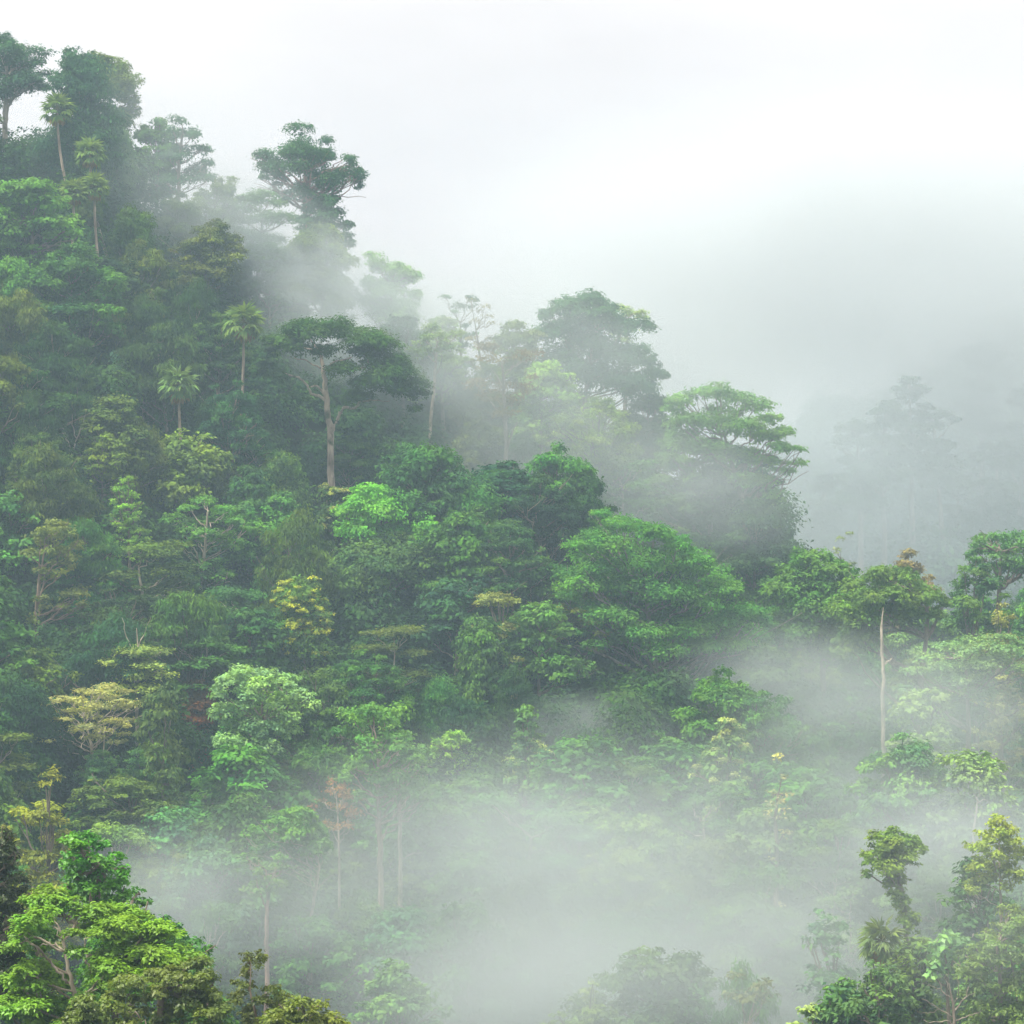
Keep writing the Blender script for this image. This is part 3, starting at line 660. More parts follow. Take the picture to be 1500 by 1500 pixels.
# --- the great central tree
hero('spreading_tree', 'great central tree', 'great wide-crowned green tree over a dark misty hollow in the middle', 36, 930, 742, 330, 290, Y=318, style='fine', col=(.048,.140,.032), bark=(.26,.25,.22),
     lobes=[(885,752,16),(905,765,26),(880,785,24),(935,775,26),(905,800,34),(960,785,26),(850,800,22),(865,820,30),(990,792,24),(1015,812,28),(940,815,38),(985,825,38),(1045,838,26),(840,845,32),(885,850,40),(935,860,44),(985,870,44),(1030,870,36),(1070,862,28),
            (825,872,22),(855,888,30),(900,900,40),(950,910,40),(1000,915,40),(1050,905,36),(1090,895,28),(1115,908,18),(1125,915,12),(870,930,26),(1030,945,30),(1075,935,30),(920,935,28),(975,950,34),
            (905,1000,20),(930,1010,22),(955,1000,30),(985,990,30),(960,1030,18)], depth=.55, flat=.42,
     trunk=[(966,1112,9),(968,1070,7.5),(970,1040,6.5),(965,1000,5.5),(955,940,4),(945,860,2.5)],
     limbs=[[(968,1030,4),(930,985,3.2),(895,965,2.4),(868,950,1.8),(842,945,1)],[(970,1040,3.6),(1005,1005,2.8),(1040,970,2.2),(1065,950,1.4)],[(960,985,3),(935,950,2.4),(905,925,1.8)],[(966,1030,2.8),(1000,1035,2),(1020,1045,1)],[(955,830,1.6),(940,812,1.3),(925,800,.8)]],
     win=(905,1010,985,1090), leafopt=dict(leaf=.6, aspect=.5, lai=1.25, up=.7))
hero('broadleaf_tree', 'drooping neighbour tree', 'tree of hanging leafy clumps touching the left edge of the great central tree', 37, 790, 880, 150, 130, Y=312, style='lumpy', col=(.058,.140,.040),
     lobes=[(805,905,24),(780,900,24),(825,925,14),(760,915,22),(800,930,22),(820,960,22),(790,975,28),(840,975,20),(815,985,24),(770,940,24)], leafopt=dict(droop=.5))
hero('broadleaf_tree', 'cream-topped tree', 'tree topped with dry creamy leaves in the thick of the slope', 38, 725, 872, 90, 110, Y=310, style='tiers', col=(.135,.175,.075))
hero('vine_draped_tree', 'vine tower', 'tower of hanging vines and dark leaves below the cream-topped tree', 39, 700, 905, 90, 140, Y=306, style='column', col=(.046,.105,.034))

# --- lower slope
hero('flat_tiered_tree', 'cream tabular tree', 'cream flat-tiered tree spreading in thin layers on the lower left', 40, 140, 1002, 175, 110, Y=276, style='tiers', col=(.185,.215,.105), bark=PBARK,
     lobes=[(150,1008,20),(120,1014,16),(180,1016,16),(95,1024,16),(70,1028,14),(150,1026,22),(195,1030,12),(120,1034,20),(165,1040,20),(90,1046,16),(60,1050,9),(130,1052,22),(185,1056,14),(110,1066,14),(75,1074,12),(150,1072,18),(175,1080,14),(60,1080,8)], flat=.2, depth=.8,
     trunk=[(137,1115,2.4),(134,1090,2.2),(128,1070,1.4),(122,1050,.8)], limbs=[[(136,1105,1.4),(145,1085,1.2),(150,1065,.8)],[(132,1085,1.2),(115,1062,.9),(98,1050,.5)],[(150,1110,1.2),(153,1085,1),(152,1060,.6)]], leafopt=dict(lai=1.1, leaf=.48, up=.9), win=(115,1080,160,1110))
hero('vine_draped_tree', 'red-brown vine column', 'column of rusty red-brown dead vines on the lower slope', 41, 292, 1000, 50, 125, H=11.0, style='column', col=(.090,.062,.034), leafopt=dict(leaf=.7), tufts=(40, (.13, .055, .03), .6, .8))
hero('vine_draped_tree', 'dark vine column', 'dark green vine-covered tree pressed against the rusty vine column', 42, 245, 1002, 75, 120, Y=271, style='column', col=(.060,.105,.036))
hero('broadleaf_tree', 'silver-green rounded tree', 'pale silvery green rounded tree on the lower slope', 43, 390, 975, 155, 125, Y=278, style='lumpy', col=(.110,.220,.120),
     lobes=[(360,990,22),(340,1000,18),(390,995,24),(420,1000,18),(325,1015,14),(365,1018,26),(405,1022,26),(445,1020,16),(455,1032,14),(435,1045,20),(345,1045,26),(385,1052,30),(420,1068,22),(350,1075,26),(390,1090,26)], leafopt=dict(leaf=.55))
hero('broadleaf_tree', 'light green shelf tree', 'bushy tree with fresh light shoots above the cream tabular tree', 44, 205, 950, 110, 60, Y=285, style='tiers', col=(.125,.190,.060), bark=PBARK,
     trunk=[(200,1020,2.4),(198,985,2),(202,945,1.2),(200,920,.6)], limbs=[[(200,1000,1.4),(220,985,1.2),(238,980,1),(236,1000,.6)],[(199,960,1),(185,935,.8),(180,905,.4)],[(202,950,.9),(212,925,.6),(222,905,.3)]])
hero('broadleaf_tree', 'twin-trunk tree', 'tall light green tree with a forked pale trunk rising from valley mist', 45, 560, 1025, 150, 170, Y=262, style='airy', col=(.060,.150,.042), bark=(.38,.30,.25),
     lobes=[(545,1042,22),(515,1050,20),(565,1060,24),(500,1075,14),(530,1080,22),(590,1085,20),(555,1095,26),(605,1110,18),(580,1120,24),(520,1115,20),(620,1135,14),(545,1130,24),(505,1140,14),(595,1150,22),(565,1160,20),(530,1160,16),(620,1170,14)],
     trunk=[(558,1330,4.6),(558,1275,4.4),(557,1235,4),(555,1200,3.2),(555,1140,2.2),(552,1090,1.2)], limbs=[[(557,1235,2.6),(568,1212,2),(584,1205,1.6),(600,1198,1)],[(556,1205,2.2),(566,1190,2),(575,1175,1.4),(582,1150,.8)],[(557,1228,2.2),(551,1210,2),(550,1195,1.2)],[(555,1140,1.2),(545,1110,.9),(540,1075,.5)]], win=(540,1180,600,1300), leafopt=dict(lai=1.15))
hero('slender_tree', 'straight pale-trunked tree', 'straight pale-trunked tree close behind the forked tree in valley mist', 46, 590, 1050, 90, 130, Y=268, style='airy', col=(.060,.140,.044), bark=PBARK,
     trunk=[(586,1268,3),(586,1200,2.8),(584,1150,2.2),(582,1090,1.2)], limbs=[[(587,1260,1.4),(600,1252,1.1),(620,1248,.6)],[(586,1180,1.4),(565,1130,1.1),(560,1110,.7)]], win=(578,1180,626,1262))
hero('broadleaf_tree', 'misty rounded valley tree', 'rounded mid green tree with leaning pale stems in the valley mist', 47, 432, 1188, 115, 100, Y=250, style='fine', col=(.060,.150,.050), bark=PBARK,
     trunk=[(452,1365,2.2),(458,1330,2.2),(463,1300,2.4),(468,1270,2.2),(455,1230,1.2)], limbs=[[(462,1305,1.2),(475,1290,1),(488,1282,.5)],[(456,1300,1.2),(455,1270,1),(440,1235,.8)]], win=(446,1275,480,1360))
hero('slender_tree', 'faint slim valley tree', 'slim faint tree with a pinkish trunk below the misty rounded valley tree', 48, 385, 1250, 80, 60, Y=243, style='airy', col=(.060,.130,.048), bark=(.36,.26,.22),
     trunk=[(390,1390,3.2),(391,1350,3),(392,1320,2.2),(390,1275,1.2)], limbs=[[(391,1335,1.6),(382,1310,1.3),(375,1285,.7)],[(392,1325,1.3),(398,1300,.9)]], win=(372,1290,402,1385), leafopt=dict(lai=.8))
hero('dead_tree', 'rust twiggy tree', 'half-bare rusty twiggy tree between the silver tree and the forked tree', 49, 492, 1140, 80, 80, Y=262, style='airy', col=(.150,.095,.062), bark=PBARK, leafopt=dict(lai=.5, leaf=.5),
     trunk=[(497,1262,1.8),(496,1235,1.6),(495,1200,1),(492,1160,.5)], limbs=[[(497,1235,1),(508,1220,.8),(520,1205,.3)],[(496,1235,.9),(486,1215,.6),(478,1198,.3)]])
hero('broadleaf_tree', 'lime valley tree', 'lime green tufted tree where the slope meets the valley mist', 50, 668, 1068, 65, 55, style='fine', col=(.115,.235,.050))
hero('broadleaf_tree', 'creamy valley crown', 'small creamy yellow crown dissolving into the valley mist', 51, 775, 1088, 66, 65, style='fine', col=(.170,.240,.100))
hero('broadleaf_tree', 'mossy olive tree', 'mossy olive-gold tree above the vivid foreground tree', 52, 55, 1145, 130, 110, Y=225, style='fine', col=(.120,.150,.034))
hero('conical_tree', 'misty conical tree', 'cone-shaped grey-green tree blurred by mist beside the dark hollow', 53, 765, 1030, 80, 90, Y=284, style='cone', col=(.060,.130,.060))
# --- right ridge
hero('broadleaf_tree', 'right ridge tree', 'dense deep green tree at the top of the low right ridge', 54, 1205, 805, 145, 140, Y=322, style='dome', col=(.052,.125,.032),
     lobes=[(1215,820,24),(1190,822,22),(1240,832,20),(1170,840,22),(1210,850,32),(1255,850,18),(1160,870,28),(1195,880,36),(1240,880,34),(1150,905,24),(1185,920,34),(1230,925,34),(1210,955,30)])
hero('broadleaf_tree', 'olive ridge tree', 'olive gold-edged tree with a broad top on the right ridge', 55, 1335, 832, 165, 120, Y=314, style='dome', col=(.060,.122,.032),
     lobes=[(1270,845,24),(1300,845,22),(1240,865,26),(1285,870,32),(1325,862,22),(1350,878,18),(1225,890,24),(1260,900,34),(1310,895,28),(1365,885,10),(1345,900,16),(1245,930,30),(1225,945,22)])
s_ = hero('dead_snag', 'bare pale snag', 'bare pale broken-topped snag standing upright on the right ridge', 56, 1293, 890, 20, 60, Y=302, style='airy', col=MID, bark=(.50,.45,.37), lobes=[],
     trunk=[(1294,1100,3.2),(1293,1030,2.9),(1294,985,2.5),(1292,950,2.2),(1291,920,1.8),(1294,890,.5)], limbs=[[(1294,975,1.8),(1302,968,1.4),(1306,964,.8)],[(1293,940,1),(1289,934,.4)]], win=(1280,880,1310,1028))
hero('broadleaf_tree', 'snag-foot bush', 'hazy bushy tree hiding the foot of the bare pale snag', 101, 1288, 1026, 100, 90, H=9., style='fine', col=(.070,.140,.055))
hero('broadleaf_tree', 'edge ridge tree', 'layered tree with wispy outreaching branches at the right end of the ridge', 57, 1460, 776, 130, 90, Y=330, style='airy', col=(.052,.130,.050),
     lobes=[(1420,800,12),(1435,790,14),(1460,788,18),(1490,785,20),(1415,815,8),(1450,805,18),(1480,810,26),(1515,800,26),(1440,825,12),(1500,835,28),(1465,835,20)], limbs=[[(1470,860,2),(1450,825,1.4),(1422,802,.7)]])
hero('broadleaf_tree', 'shaded ridge tree', 'dark rounded tree below the wispy ridge tree', 58, 1430, 825, 110, 110, Y=322, style='dome', col=(.048,.110,.036))
hero('broadleaf_tree', 'rosy faint tree', 'faint rosy-grey tree behind the low right ridge', 59, 1335, 808, 95, 90, Y=372, style='dome', col=(.115,.110,.075))
hero('broadleaf_tree', 'ghost treelet', 'ghostly small pale tree behind the low right ridge in fog', 60, 1232, 768, 44, 60, Y=420, style='airy', col=(.13,.18,.10))
hero('layered_tree', 'layered pale tree', 'wide pale layered tree on the misty right slope', 61, 1420, 930, 190, 110, Y=292, style='tiers', col=(.095,.185,.085),
     lobes=[(1440,940,24),(1475,938,24),(1400,950,24),(1510,945,24),(1370,965,24),(1425,968,32),(1470,965,30),(1345,985,20),(1390,990,30),(1500,980,28),(1440,1000,32),(1330,1010,18),(1365,1015,26)], flat=.35)
hero('broadleaf_tree', 'yellow-green slope tree', 'yellow-green tufted tree low on the misty right slope', 62, 1345, 1000, 110, 80, Y=284, style='lumpy', col=(.105,.185,.070))
hero('broadleaf_tree', 'hazed golden tree', 'golden-grey hazy tree at the right edge above the layered pale tree', 63, 1470, 888, 90, 70, Y=304, style='fine', col=(.135,.165,.075))
hero('broadleaf_tree', 'broad hazy tree', 'broad hazy green tree in the mist under the right slope', 64, 1330, 1095, 150, 100, Y=266, style='dome', col=(.075,.170,.080))
hero('broadleaf_tree', 'right hazy tree', 'hazy light green tree next to the small pale dead tree', 65, 1420, 1092, 120, 90, Y=262, style='lumpy', col=(.090,.165,.080))
hero('flowering_tree', 'white-tipped shrub tree', 'tree dotted with white-green new leaves right of the great trunk', 66, 1062, 1045, 75, 60, Y=278, style='lumpy', col=(.070,.140,.060), tufts=(40, (.24, .30, .14), .42, .45))
hero('flowering_tree', 'creamy spire tree', 'thin creamy spire-like crown fading in mist', 67, 1138, 1068, 40, 70, Y=266, style='airy', col=(.230,.255,.130))
hero('dead_tree', 'small pale dead tree', 'small crooked pale dead tree in mist on the right', 68, 1430, 1160, 50, 60, Y=236, style='airy', bark=(.45,.42,.38), lobes=[],
     trunk=[(1426,1215,1.6),(1430,1190,1.4),(1432,1172,1),(1426,1162,.4)], limbs=[[(1431,1178,.8),(1440,1170,.6),(1450,1176,.3)],[(1431,1174,.7),(1436,1162,.5),(1432,1152,.2)],[(1428,1195,.7),(1414,1192,.3)],[(1430,1182,.7),(1446,1186,.3)]])
# --- lower right, nearer
hero('vine_draped_tree', 'mushroom-topped tree', 'mushroom-shaped vine-clad tree standing free in mist on the lower right', 69, 1308, 1222, 95, 70, Y=196, style='lumpy', col=(.075,.130,.036),
     lobes=[(1290,1235,14),(1312,1233,15),(1335,1240,13),(1300,1250,16),(1275,1255,9),(1322,1255,14),(1345,1245,8),(1270,1280,5),(1308,1268,16),(1312,1285,14),(1318,1302,11),(1322,1318,9),(1325,1335,10),(1330,1350,13)], flat=.95, rs=1.15,
     trunk=[(1328,1400,4),(1326,1340,3.6),(1318,1290,3),(1310,1250,1.8)], depth=.7, leafopt=dict(leaf=.42))
hero('conical_tree', 'pointed glossy tree', 'pointed yellow-green tree with a straight slim trunk on the lower right', 70, 1464, 1190, 100, 125, Y=186, style='cone', col=(.125,.180,.045), bark=PBARK,
     lobes=[(1464,1200,9,.6),(1455,1213,12,.6),(1474,1213,11,.6),(1445,1228,12,.6),(1465,1230,15,.55),(1485,1230,12,.5),(1438,1245,12,.6),(1460,1250,15,.5),(1485,1250,14,.45),(1500,1245,9,.5),(1430,1262,10,.45),(1452,1270,15,.4),(1480,1272,15,.4),(1420,1240,6,.35),(1424,1275,9,.35),(1440,1290,14,.3),(1470,1290,12,.4),(1490,1285,9,.4),(1420,1300,10,.3)],
     trunk=[(1467,1385,1.9),(1466,1330,1.8),(1464,1280,1.5),(1464,1215,.6)], win=(1456,1285,1474,1366), leafopt=dict(leaf=.42, aspect=.55), limb_every=4)
hero('broadleaf_tree', 'dark misty companion', 'dark hazy tree standing behind the pointed yellow-green tree', 71, 1425, 1262, 100, 110, Y=200, style='dome', col=(.042,.095,.040))
hero('broadleaf_tree', 'corner yellow-green tree', 'dense yellow-green tree with orange tips filling the lower right corner', 72, 1470, 1325, 150, 170, Y=172, style='fine', col=(.092,.150,.034),
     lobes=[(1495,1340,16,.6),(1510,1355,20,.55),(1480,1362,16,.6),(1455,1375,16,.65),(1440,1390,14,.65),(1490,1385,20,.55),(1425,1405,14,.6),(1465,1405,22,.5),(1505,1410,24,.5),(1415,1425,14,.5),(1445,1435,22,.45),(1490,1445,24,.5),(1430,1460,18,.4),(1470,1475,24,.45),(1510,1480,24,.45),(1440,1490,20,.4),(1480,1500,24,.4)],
     limbs=[[(1490,1470,2),(1485,1425,1.4),(1478,1395,.9)],[(1495,1430,1.4),(1512,1400,.9)]], leafopt=dict(leaf=.40, lai=1.4), near=True)
hero('large_leaved_tree', 'large-leaved tree', 'tree with big pale green leaves beside the corner yellow-green tree', 73, 1395, 1366, 75, 75, Y=180, style='lumpy', col=(.105,.215,.090),
     lobes=[(1395,1375,12),(1378,1388,10),(1412,1382,12),(1372,1405,9),(1395,1395,12),(1425,1378,8),(1385,1418,10),(1370,1425,7),(1405,1408,10)], leafopt=dict(leaf=.75, aspect=.7, lai=1.2), near=True)
hero('dead_tree', 'leafless grey tree', 'leafless grey tree with fine spreading branches at the bottom on the right', 74, 1392, 1425, 100, 80, Y=168, style='airy', col=(.12,.09,.06), bark=(.34,.30,.25), lobes=[],
     trunk=[(1400,1560,2.6),(1398,1500,2.2),(1396,1470,1.6),(1390,1440,.8)], limbs=[[(1398,1485,1.2),(1412,1462,.9),(1420,1440,.5)],[(1396,1470,1.1),(1380,1450,.8),(1365,1445,.4)],[(1397,1490,1.1),(1375,1478,.8),(1350,1462,.4)],[(1396,1475,.9),(1405,1450,.6),(1402,1430,.3)],
      [(1398,1495,1.1),(1420,1488,.8),(1436,1478,.4)],[(1380,1452,.6),(1375,1435,.4),(1380,1425,.2)],[(1375,1478,.6),(1358,1485,.4),(1340,1480,.2)],[(1390,1450,.6),(1386,1432,.4),(1392,1420,.2)],[(1398,1500,1),(1380,1495,.8),(1352,1495,.4)],[(1412,1462,.5),(1426,1455,.3)],[(1365,1445,.4),(1352,1440,.2)]])
hero('broadleaf_tree', 'rusty shrub', 'rusty red shrub in the mist on the lower right', 75, 1242, 1408, 40, 40, Y=214, style='airy', col=(.130,.072,.042))
hero('broadleaf_tree', 'faint dark dome', 'faint dark humped crown emerging from valley fog at the bottom', 76, 960, 1395, 130, 110, Y=212, style='dome', col=(.050,.095,.045),
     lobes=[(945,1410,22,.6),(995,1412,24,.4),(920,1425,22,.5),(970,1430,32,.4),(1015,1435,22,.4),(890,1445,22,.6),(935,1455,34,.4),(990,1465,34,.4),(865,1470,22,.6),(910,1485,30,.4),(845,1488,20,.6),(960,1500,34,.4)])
hero('broadleaf_tree', 'faint fringe crown', 'faint lime fringe of a crown beside the dark humped crown in fog', 77, 850, 1448, 110, 80, Y=206, style='fine', col=(.110,.175,.070))
hero('broadleaf_tree', 'round fog-bound crown', 'round fog-bound crown low in the valley beside the dark twig-tipped tree', 78, 580, 1412, 140, 110, Y=216, style='dome', col=(.058,.130,.052))
hero('broadleaf_tree', 'grey-green stand tree', 'grey-green upright tree in mist left of the mushroom-topped tree', 79, 1215, 1345, 80, 130, Y=214, style='dome', col=(.045,.115,.060))
hero('flowering_tree', 'pale tuft', 'pale lemon tufted crown at the bottom edge on the right', 80, 1190, 1466, 60, 110, Y=190, style='lumpy', col=(.170,.250,.110), leafopt=dict(leaf=.4))
hero('slender_tree', 'hazy dry tree', 'hazy dry tree with a thin pale stem near the bottom', 81, 1098, 1412, 80, 130, Y=204, style='airy', col=(.110,.140,.065), bark=PBARK)
hero('broadleaf_tree', 'hazy bush under the palm', 'hazy rounded bush-like tree in front of the droopy valley palm', 92, 1290, 1408, 100, 130, Y=188, style='fine', col=(.060,.120,.050))
hero('broadleaf_tree', 'hazy olive companion', 'hazy olive tree filling the space under the mushroom-topped tree', 93, 1345, 1372, 80, 140, Y=190, style='dome', col=(.070,.120,.045))
hero('broadleaf_tree', 'low grey-green clump', 'low grey-green crown in mist between the pale tuft and the palm', 94, 1235, 1432, 100, 110, Y=190, style='dome', col=(.050,.110,.055))
# --- foreground knoll on the lower left
hero('round_clumped_tree', 'vivid foreground tree', 'vivid green round-clumped tree in front at the lower left', 82, 95, 1218, 130, 150, Y=118, style='lumpy', col=(.060,.172,.020), near=True,
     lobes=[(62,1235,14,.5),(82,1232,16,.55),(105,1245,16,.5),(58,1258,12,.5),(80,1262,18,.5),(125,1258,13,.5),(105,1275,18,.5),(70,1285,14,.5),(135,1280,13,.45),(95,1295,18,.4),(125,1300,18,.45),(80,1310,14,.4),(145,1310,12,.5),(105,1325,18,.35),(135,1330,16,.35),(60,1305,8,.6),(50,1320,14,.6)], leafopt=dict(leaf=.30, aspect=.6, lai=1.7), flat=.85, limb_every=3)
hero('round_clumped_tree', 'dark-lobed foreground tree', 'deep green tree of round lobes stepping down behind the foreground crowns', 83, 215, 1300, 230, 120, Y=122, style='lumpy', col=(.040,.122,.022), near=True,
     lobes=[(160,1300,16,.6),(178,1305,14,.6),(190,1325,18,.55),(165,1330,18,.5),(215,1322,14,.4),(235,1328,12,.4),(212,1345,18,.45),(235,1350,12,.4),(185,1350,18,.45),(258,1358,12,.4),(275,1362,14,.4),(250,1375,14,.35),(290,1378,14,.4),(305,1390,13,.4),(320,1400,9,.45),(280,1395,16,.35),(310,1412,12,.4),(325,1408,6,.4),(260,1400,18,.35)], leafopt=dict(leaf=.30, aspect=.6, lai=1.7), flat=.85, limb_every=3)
hero('spreading_tree', 'lime foreground tree', 'lime-green spreading tree with smooth pale stems in the lower left foreground', 84, 160, 1312, 320, 190, Y=104, style='tiers', col=(.105,.205,.024), bark=(.36,.33,.27), near=True, dup=3,
     lobes=[(65,1325,20,.55),(90,1330,20,.6),(50,1345,16,.5),(115,1345,16,.5),(140,1345,22,.55),(170,1345,22,.6),(195,1355,18,.55),(40,1365,18,.5),(25,1380,16,.5),(160,1365,18,.45),(125,1370,18,.5),(215,1370,20,.6),(230,1382,18,.55),(180,1395,24,.65),(210,1398,24,.65),(250,1395,22,.65),(280,1405,18,.6),(150,1410,22,.6),(40,1400,20,.5),(235,1415,24,.55),
            (60,1430,22,.6),(35,1440,22,.55),(15,1445,20,.55),(85,1450,16,.5),(20,1470,20,.5),(55,1475,22,.5),(180,1425,24,.5),(140,1440,20,.5),(45,1500,24,.5),(100,1490,18,.4)], flat=.46, depth=.5,
     trunk=[(125,1620,5.2),(112,1470,3.6),(108,1448,3.4),(100,1420,2.6),(96,1395,2.4),(92,1375,2),(85,1355,1.2)], limbs=[[(108,1446,2.6),(96,1436,2.4),(82,1420,2),(72,1408,1.4)],[(97,1392,1.8),(84,1382,1.6),(70,1380,1.2),(58,1385,.7)],[(93,1378,1.5),(84,1368,1.2),(80,1355,.7)],[(135,1425,2),(128,1405,1.8),(124,1385,1.4),(128,1370,.8)],[(55,1490,1.8),(56,1465,1.4),(52,1445,.8)]],
     leafopt=dict(leaf=.27, aspect=.5, lai=1.9, up=.9), limb_every=11, rs=.98)
hero('broadleaf_tree', 'black-green edge tree', 'very dark tree with small leaves at the lower left edge', 85, -12, 1205, 110, 260, Y=112, style='dome', col=(.024,.040,.014), near=True, dup=3, lobes=[(10,1220,8),(5,1240,14),(-5,1260,18),(15,1265,10),(25,1285,9),(0,1290,20),(30,1310,10),(12,1315,16),(-10,1325,22),(20,1340,14),(0,1360,20),(22,1375,14),(35,1365,7),(5,1395,20),(20,1415,14),(-5,1430,20),(15,1450,16)], flat=1.0, leafopt=dict(leaf=.28, aspect=.5, lai=1.7, droop=.3))
hero('broadleaf_tree', 'bronze foreground tree', 'bronze-tipped olive tree at the bottom of the lower left foreground', 86, 270, 1412, 190, 120, Y=98, style='fine', col=(.078,.112,.026), near=True,
     lobes=[(300,1425,16,.5),(325,1430,14,.5),(275,1435,18,.5),(250,1440,16,.5),(310,1450,20,.45),(340,1460,14,.5),(220,1445,16,.5),(270,1465,22,.4),(230,1475,20,.5),(190,1470,18,.6),(315,1480,22,.4),(350,1485,16,.5),(150,1470,16,.6),(170,1495,22,.5),(270,1500,24,.4),(330,1510,22,.4),(130,1500,18,.5)],
     limbs=[[(215,1505,1.2),(200,1484,1),(180,1482,.7),(165,1486,.4)]], leafopt=dict(leaf=.24, aspect=.5, lai=1.7), limb_every=7, dup=3)
hero('broadleaf_tree', 'twig-tipped tree', 'dark leafy tree sending up one separate twig in the foreground', 87, 372, 1393, 110, 110, Y=94, style='airy', col=(.062,.085,.022), near=True,
     lobes=[(362,1402,6,.5),(378,1400,6,.5),(385,1408,5,.5),(360,1410,4,.5),(372,1415,4,.4),(356,1430,10,.5),(362,1445,9,.5),(350,1460,12,.5),(395,1455,12,.6),(412,1462,10,.6),(380,1470,13,.5),(400,1480,14,.5),(430,1490,12,.6),(360,1485,14,.5),(420,1505,16,.5),(380,1505,18,.5)],
     trunk=[(385,1620,3.4),(378,1500,2.2),(366,1450,1.4),(368,1410,.5)], leafopt=dict(leaf=.22, aspect=.5, lai=1.5), dup=2, limb_every=9, rs=.95)
hero('broadleaf_tree', 'low fringe tree', 'low knobbly-topped tree at the bottom edge beside the twig-tipped tree', 88, 450, 1460, 110, 60, Y=92, style='lumpy', col=(.085,.120,.026), near=True,
     lobes=[(440,1466,8,.6),(425,1480,10,.5),(455,1478,10,.5),(470,1475,7,.6),(490,1490,8,.6),(445,1495,12,.5),(475,1495,10,.5),(500,1500,7,.6),(460,1510,16,.4),(405,1490,13,.5),(400,1505,16,.5),(425,1505,16,.45)], trunk=[(450,1640,3),(452,1500,1.5)], rs=1.15, leafopt=dict(leaf=.22, aspect=.5, lai=1.6), limb_every=9)

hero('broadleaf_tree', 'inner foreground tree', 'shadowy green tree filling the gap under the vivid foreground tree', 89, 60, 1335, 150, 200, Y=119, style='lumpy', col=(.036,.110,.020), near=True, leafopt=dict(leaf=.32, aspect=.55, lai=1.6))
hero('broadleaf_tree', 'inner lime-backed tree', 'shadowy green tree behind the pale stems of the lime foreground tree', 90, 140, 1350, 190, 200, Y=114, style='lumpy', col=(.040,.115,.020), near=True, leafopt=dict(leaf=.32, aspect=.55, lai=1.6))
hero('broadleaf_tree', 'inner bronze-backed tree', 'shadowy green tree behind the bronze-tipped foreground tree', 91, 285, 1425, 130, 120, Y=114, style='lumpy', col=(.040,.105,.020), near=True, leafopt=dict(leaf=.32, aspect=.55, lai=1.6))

# --- fan palms
def fan_palm(seed, px, py, H, Y, label, crown_px=55, trunk_px=None, col=(.105,.170,.060), short=None, skirt=True, guard=True):
    if Y is None: x, Y, g, H = solve(px, py, H)
    else:
        p = at(px, py, Y); x = p.x; g = float(ground(x, Y)); H = p.z - g
    s = mpp(Y); rg = np.random.default_rng(seed); R = crown_px * s / 2
    root = bpy.data.objects.new('fan_palm', None); COL.objects.link(root); root.location = (x, Y, g)
    top = H - R * 0.85
    k = 8; t = np.linspace(0, 1, k); ln = rg.normal(0, .035) * H
    tp = np.stack([ln * (1 - t) ** 2 * 3, 0 * t, t * top - 0.5], 1); w = Wood(); w.tube(tp, 0.24 - .08 * t, 8); link('trunk', w.mesh('trunk'), root, (.40,.34,.27))
    def fronds(n, el0, el1, rad, fold, droop):
        P, NO, LG, LN, WD, TI = [], [], [], [], [], []
        ww = Wood(); bri = 0; c0 = np.array([0, 0, top])
        for i in range(n):
            a = i * 2.39996 + rg.normal(0, .2); el = el0 + (el1 - el0) * ((i + .5) / n) + rg.normal(0, .1)
            d = np.array([math.cos(a) * math.cos(el), math.sin(a) * math.cos(el), math.sin(el)])
            pet = rad * (0.50 + .15 * rg.random()); hub = c0 + d * pet - np.array([0, 0, .12 * pet])
            ww.tube(np.array([c0, (c0 + hub) / 2 + [0, 0, .05], hub]), [.05, .04, .03], 4)
            up = nrm(np.array([0, 0, 1.0]) - d * d[2] + 1e-4 * d); side = np.cross(d, up)
            m = 15
            for q in range(m):
                th = (q / (m - 1) - .5) * 3.6
                l = d * math.cos(th) + side * math.sin(th); l = nrm(l + np.array([0, 0, -droop * (0.3 + .5 * rg.random())]))
                nn = nrm(up - l * np.dot(up, l) + side * 0.25 * math.sin(th))
                nn = nrm(nn - l * np.dot(nn, l))
                P.append(hub); NO.append(nn); LG.append(l); LN.append(rad * .62 * (.7 + .4 * rg.random())); WD.append(rad * .12); TI.append(.5 + .15 * rg.normal())
        v, f = leaf_quads(np.array(P), np.array(NO), np.array(LG), np.array(LN), np.array(WD))
        return v, f, np.repeat(np.clip(TI, 0, 1), 4), ww
    v, f, ti, ww = fronds(int(rg.integers(20, 34)), -0.75, 1.4, R * 1.05, 0, rg.uniform(.6, 1.0))
    link('crown', mesh_np('crown', v, [f], [M_LEAF], tint=ti), root, col)
    link('petioles', ww.mesh('petioles'), root, (.16, .18, .06))
    if skirt:
        v, f, ti, ww = fronds(9, -1.25, -0.85, R * .85, 0, .9)
        link('dead_frond_skirt', mesh_np('dead_frond_skirt', v, [f], [M_LEAF], tint=ti), root, (.20, .13, .065))
    describe(root, label, 'palm'); root['group'] = 'fan palms on the slope'
    CROWNS.append((px, py + crown_px / 2, crown_px / 2, crown_px / 2, Y))
    if short: PLACED.append((px, py + crown_px / 2, short))
    if not guard: return
    WINDOWS.append((px - 10, py, px + 10, py + crown_px * 1.75, Y))
    WINDOWS.append((px - crown_px * .4, py, px + crown_px * .4, py + crown_px * .9, Y))
fan_palm(201, 84, 138, 14, 380, 'fan palm with a long leaning bare trunk near the top of the ridge', 52, short='leaning ridge palm')
fan_palm(202, 132, 202, 10, 376, 'fan palm with drooping brown skirt against the vine-draped ridge tree', 50, short='skirted palm')
fan_palm(203, 108, 262, 9, 368, 'bushy fan palm just above the bright ledge tree', 44, short='low bushy palm')
